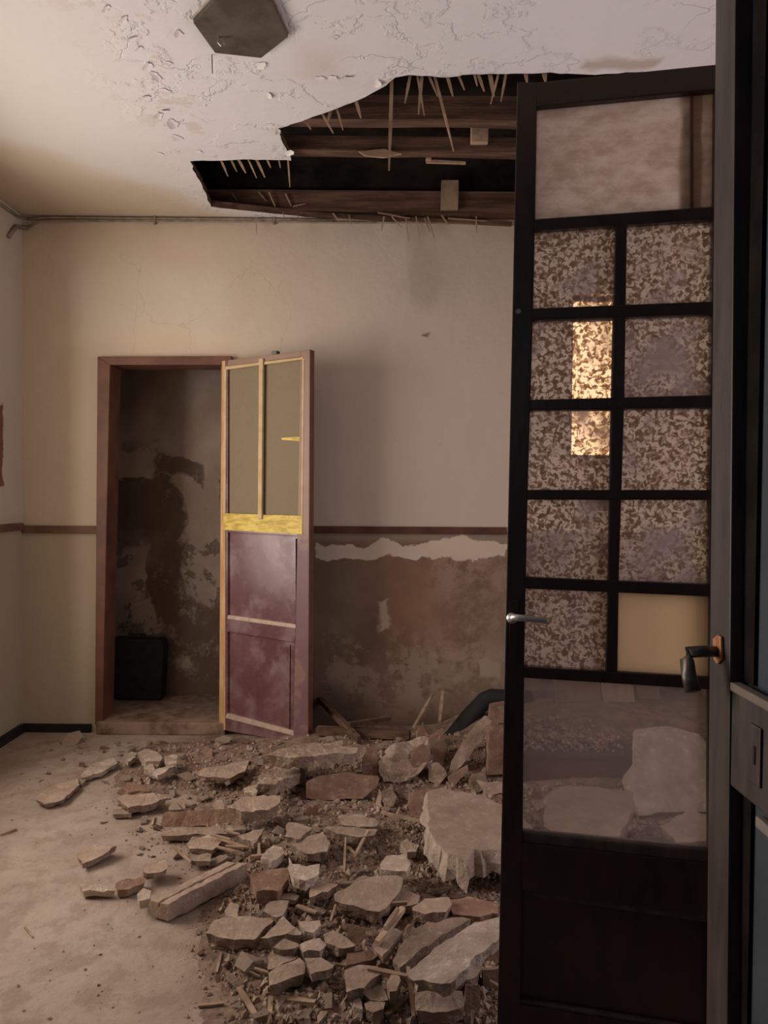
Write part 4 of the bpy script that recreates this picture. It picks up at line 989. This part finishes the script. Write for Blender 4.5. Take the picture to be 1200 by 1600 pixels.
sticks = [
 ((596,1291),(666,1312),.012,.01,'long thin lath slanting towards the big slab',.05,.06),
 ((575,1326),(552,1352),.01,.01,'short lath leaning in the middle of the rubble',.06,.02),
 ((537,1376),(540,1338),.009,.009,'thin dark splinter standing up left of the dented slab',.02,.06),
 ((560,1443),(636,1439),.012,.01,'dark lath lying below the dented slab',.05,.05),
 ((630,1460),(588,1510),.022,.012,'wide lath lying diagonally left of the crumbly plank',.07,.06),
 ((622,1468),(600,1494),.012,.010,'narrow lath crossing the wide one beside the crumbly plank',.085,.075),
 ((575,1548),(636,1562),.016,.014,'rounded stick lying across the bottom pieces',.05,.05),
 ((638,1545),(646,1600),.012,.010,'yellowish stick pointing to the bottom edge of the view',.05,.01),
 ((374,1545),(402,1594),.016,.006,'pale flat lath at the bottom left of the rubble',.0,.0),
 ((430,1562),(492,1572),.018,.012,'round brown stick lying in front of the square-cut slab',.0,.0),
 ((424,1560),(420,1596),.014,.008,'short lath pointing to the bottom beside the brown stick',.0,.0),
 ((346,1490),(338,1522),.008,.006,'thin pale splinter lying alone on dusty floor',.0,.0),
 ((330,1480),(388,1486),.010,.006,'dark splinter in front of the kite-shaped slab',.0,.0),
 ((310,1573),(350,1570),.010,.006,'dark splinter near the bottom on the bare floor',.0,.0),
 ((464,1426),(494,1438),.016,.006,'flat pale lath above the five-sided pale piece',.02,.02),
 ((0,1306),(26,1298),.014,.010,'dark stick at the left edge of the floor',.0,.0),
 ((39,1450),(51,1466),.006,.005,'tiny pale splinter on the bare floor at far left',.0,.0),
 ((268,1344),(298,1362),.008,.008,'bent pale twig above the fallen beam',.05,.03),
 ((404,1356),(405,1338),.012,.010,'little upright lath stub right of the fallen beam',.01,.04),
 ((392,1354),(416,1352),.016,.010,'short flat board end at the right tip of the fallen beam',.03,.03),
 ((560,1590),(596,1560),.016,.008,'dark lath at the very bottom centre',.0,.01),
 ((600,1588),(640,1566),.016,.008,'second dark lath at the very bottom right of centre',.0,.01),
 ((646,1170),(676,1130),.016,.010,'pale lath stub sticking up behind the masonry block',.10,.16),
 ((686,1160),(692,1122),.018,.010,'brownish splintered lath standing against the black pipe',.10,.16),
]
for a, b, w_, h_, lb, za, zb in sticks: stick(a, b, w_, h_, lb, za=za, zb=zb, grp='loose laths on the rubble')
# fan of laths above the beam
for i, (a, b) in enumerate((((338,1320),(380,1330)),((334,1334),(382,1342)),((350,1312),(374,1314)),((345,1328),(392,1340)),((352,1342),(388,1340)),((330,1326),(360,1330)))):
    stick(a, b, .012, .006, 'thin lath in the little fan of splinters above the fallen beam', za=.02+.006*i, zb=.01+.006*i, grp='fan of splinters above the fallen beam')

# ---- counted small pieces, copied from a few prototypes
def proto_bm(seed, flat, n=14):
    r = random.Random(seed); bm = bmesh.new()
    for _ in range(n):
        v = Vector([r.gauss(0, 1) for _ in range(3)]).normalized()
        v = Vector((v.x*.5, v.y*.5*r.uniform(.6, 1), v.z*.5*flat)); bm.verts.new(v)
    g = bmesh.ops.convex_hull(bm, input=bm.verts[:]); bmesh.ops.delete(bm, geom=[x for x in bm.verts if not x.link_faces], context='VERTS')
    mz = min(v.co.z for v in bm.verts)
    for v in bm.verts: v.co.z -= mz
    return bm
def shard_bm(seed):
    r = random.Random(seed); bm = bmesh.new(); n = r.choice((4, 5, 5, 6)); pts = []
    for i in range(n):
        a = 2*PI*(i+r.uniform(-.3, .3))/n; q = r.uniform(.35, .55); pts.append(Vector((math.cos(a)*q, math.sin(a)*q*r.uniform(.6, 1), 0)))
    t = r.uniform(.14, .28)
    lo_ = [bm.verts.new(p*r.uniform(.8, 1)) for p in pts]; hi_ = [bm.verts.new(p+Vector((0, 0, t*r.uniform(.85, 1.1)))) for p in pts]
    bm.faces.new(lo_[::-1]); bm.faces.new(hi_)
    for i in range(n): bm.faces.new((lo_[i], lo_[(i+1) % n], hi_[(i+1) % n], hi_[i]))
    bmesh.ops.triangulate(bm, faces=bm.faces[:]); return bm
def mesh_of(name, bm, m):
    me = bpy.data.meshes.new(name); bm.to_mesh(me); bm.free(); me.materials.append(m); return me
protos = {'plaster': [mesh_of('plaster_fragment', shard_bm(i), M['plaster']) for i in range(8)] + [mesh_of('plaster_fragment', proto_bm(i, .55), M['plaster']) for i in range(4)],
          'plaster_w': [mesh_of('plaster_fragment', shard_bm(30+i), M['plaster_w']) for i in range(4)] + [mesh_of('plaster_fragment', proto_bm(40+i, .7), M['plaster_w']) for i in range(4)],
          'brick': [mesh_of('brick_fragment', proto_bm(60+i, .6), M['brick']) for i in range(5)] + [mesh_of('brick_fragment', shard_bm(70+i), M['brick']) for i in range(3)]}
def topx(p):
    q = R3.transposed() @ (p-Vector((0, 0, CAMZ))); return 600+q.x/-q.z*F, 800-q.y/-q.z*F
def dens(px, py):
    """how thickly rubble lies at this place of the floor, 0..1"""
    left = 330 - 190*S(py, 1440, 1200) + 60*S(py, 1440, 1600)
    if py < 1235: left = min(left, 60 + (1235-py)*.4)
    d = S(px, left-90, left+110)
    d *= S(py, 1150, 1166) if px < 560 else 1
    return .008 + .03*S(px, left-260, left-60) + .96*d
def zone(px, py):
    if px > 800 and py > 1050: return 'behind the dusty lower pane of the glazed door'
    if px < 300 and py > 1290: return 'scattered on the bare dusty floor at left'
    if py < 1260 and px < 400: return 'in front of the doorstep'
    if py < 1260: return 'at the back of the heap by the wall'
    if py < 1400: return 'in the middle band of the rubble'
    return 'in the foreground rubble left of the glazed door'
placed = []; HAND = []
def scatter(kind, word, num, smin, smax, sizeword, seed):
    r = random.Random(seed); c = 0; tries = 0
    while c < num and tries < 60000:
        tries += 1
        px = r.uniform(0, 1100); py = r.uniform(1150, 1600)
        if 790 < px and py > 1330: continue
        if r.random() > dens(px, py): continue
        p = onground(px, py)
        if p.y > WY-.12 or p.y < 1.6 or p.x < XL+.08 or p.x > XR-.08: continue
        if p.x < Pf.x+.05 and p.y > 3.95: continue
        if chest[0]-.05 < p.x < chest[1]+.05 and chest[2]-.08 < p.y < chest[3]+.05: continue
        s = smin*(smax/smin)**(r.random()**1.9)
        if dens(px, py) < .55 and s > .04: continue
        if dens(px, py) < .2: s = min(s*.45, .018)
        if any((p.xy-q.xy).length < R_*.75+s*.3 for q, R_ in BIG): continue
        if any((p.xy-q.xy).length < (R_+s)*.42 for q, R_ in placed): continue
        placed.append((p, s)); c += 1
        me = r.choice(protos[kind]); o = bpy.data.objects.new(word, me); COL.objects.link(o)
        tilt = .35 if s > .03 else .2
        o.location = (p.x, p.y, p.z-.004-s*.03); o.scale = (s, s*r.uniform(.7, 1), s*r.uniform(.75, 1.2))
        o.rotation_euler = (r.uniform(-tilt, tilt), r.uniform(-tilt, tilt), r.uniform(0, 2*PI))
        z = zone(px, py); cn = word.replace('_', ' ')
        co_ = {'plaster': 'dusty beige ', 'plaster_w': 'pale ', 'brick': 'brown '}[kind]
        if sizeword == 'hand-sized' and s > .045: HAND.append((o, p, co_, cn))
        tag(o, '%s %s%s %s' % (sizeword, co_, cn.replace('brick ', 'brick ') , z), cn, '%s %ss %s' % (co_.strip(), cn, z))
scatter('plaster', 'plaster_fragment', 90, .055, .12, 'hand-sized', 1)
scatter('brick', 'brick_fragment', 30, .055, .09, 'hand-sized', 2)
scatter('plaster_w', 'plaster_fragment', 60, .025, .05, 'small', 3)
scatter('plaster', 'plaster_fragment', 150, .03, .055, 'small', 4)
scatter('brick', 'brick_fragment', 90, .02, .05, 'small', 5)
# the larger fragments are told apart by the named slab they lie next to
def nick(l):
    for cut in (' in ', ' of ', ' lying ', ' at ', ' beside ', ' with ', ' behind ', ' right ', ' left ', ' below ', ' above ', ' under ', ' by ', ' between ', ' next ', ' across ', ' leaning ', ' standing ', ' tucked ', ' propped ', ' among ', ' just '):
        l = l.split(cut)[0]
    return l
nk = [nick(l) for l, c in NICK]; used = set()
for o, p, co_, cn in HAND:
    best = None
    for (l, c), k in sorted(zip(NICK, nk), key=lambda q: (q[0][1]-p).length):
        if (c-p).length > .45: break
        if nk.count(k) > 1: continue
        dx, dy = p.x-c.x, p.y-c.y
        w_ = ('right of' if dx > 0 else 'left of') if abs(dx) > abs(dy) else ('behind' if dy > 0 else 'in front of')
        lab = '%s%s lying %s the %s' % (co_, cn, w_, k)
        if lab not in used and len(lab.split()) <= 16: best = lab; break
    if best: used.add(best); o['label'] = best
# loose splinters
r = random.Random(11)
for i in range(60):
    while True:
        px, py = r.uniform(200, 790), r.uniform(1240, 1600)
        if r.random() < dens(px, py)**2: break
    a = r.uniform(0, PI); L_ = r.uniform(14, 40)
    stick((px, py), (px+math.cos(a)*L_, min(1640, py+math.sin(a)*L_*.5)), r.uniform(.005, .010), .005, 'thin wooden splinter lying %s' % zone(px, py), za=r.uniform(0, .02), zb=r.uniform(0, .02), name='wood_splinter', cat='splinter', grp='wood splinters '+zone(px, py))
# uncountable crumbs
def crumbs(name, num, m, label, seed, smin, smax, area_fn):
    r = random.Random(seed); verts = []; faces = []; c = 0
    base = [Vector(v) for v in ((-.5,-.4,0),(.5,-.45,0),(.45,.5,0),(-.4,.45,0),(-.25,-.2,.6),(.3,-.1,.5),(.1,.3,.65))]
    fs = ((0,3,2,1),(0,1,5,4),(1,2,6,5),(2,3,6),(3,0,4,6),(4,5,6))
    while c < num:
        pz = area_fn(r)
        if pz is None: continue
        p = pz; s = smin*(smax/smin)**(r.random()**2.5)*(1 if pz.z > .006 or pz.x > -.3 else .45); R_ = Matrix.Rotation(r.uniform(0, 6.28), 3, 'Z') @ Matrix.Rotation(r.uniform(-.5, .5), 3, 'X')
        o_ = len(verts); verts += [p + R_ @ Vector((b.x*s*r.uniform(.7, 1.2), b.y*s, b.z*s*r.uniform(.6, 1.1))) - Vector((0, 0, .001)) for b in base]
        faces += [[o_+k for k in f] for f in fs]; c += 1
    me = bpy.data.meshes.new(name); me.from_pydata([tuple(v) for v in verts], [], faces); me.materials.append(m)
    o = bpy.data.objects.new(name, me); COL.objects.link(o); tag(o, label, 'crumbs', None, 'stuff')
def afloor(r):
    px = r.uniform(0, 1110); py = r.uniform(1146, 1600)
    if px > 790 and py > 1335: return None
    if r.random() > dens(px, py)*.97+.03*r.random(): return None
    p = onground(px, py)
    if p.y > WY-.06 or p.x < XL+.03 or p.x > XR-.03: return None
    if chest[0]-.03 < p.x < chest[1]+.03 and chest[2]-.03 < p.y < chest[3]+.03: return None
    return p
def achest(r):
    return Vector((r.uniform(chest[0]+.02, chest[1]-.02), chest[2]+.02+(chest[3]-chest[2]-.04)*r.random(), chest[4]+r.random()**2*.05))
crumbs('plaster_crumbs', 9000, M['plaster'], 'countless beige plaster crumbs strewn between the larger pieces', 21, .006, .030, afloor)
crumbs('white_crumbs', 1500, M['plaster_w'], 'countless tiny white plaster crumbs sprinkled over the rubble', 22, .005, .016, afloor)
crumbs('brick_crumbs', 5000, M['brick'], 'countless small brown brick crumbs strewn over the floor', 23, .005, .024, afloor)
crumbs('chest_crumbs', 900, M['plaster'], 'loose rubble lying on the lid of the long chest', 24, .008, .03, achest)
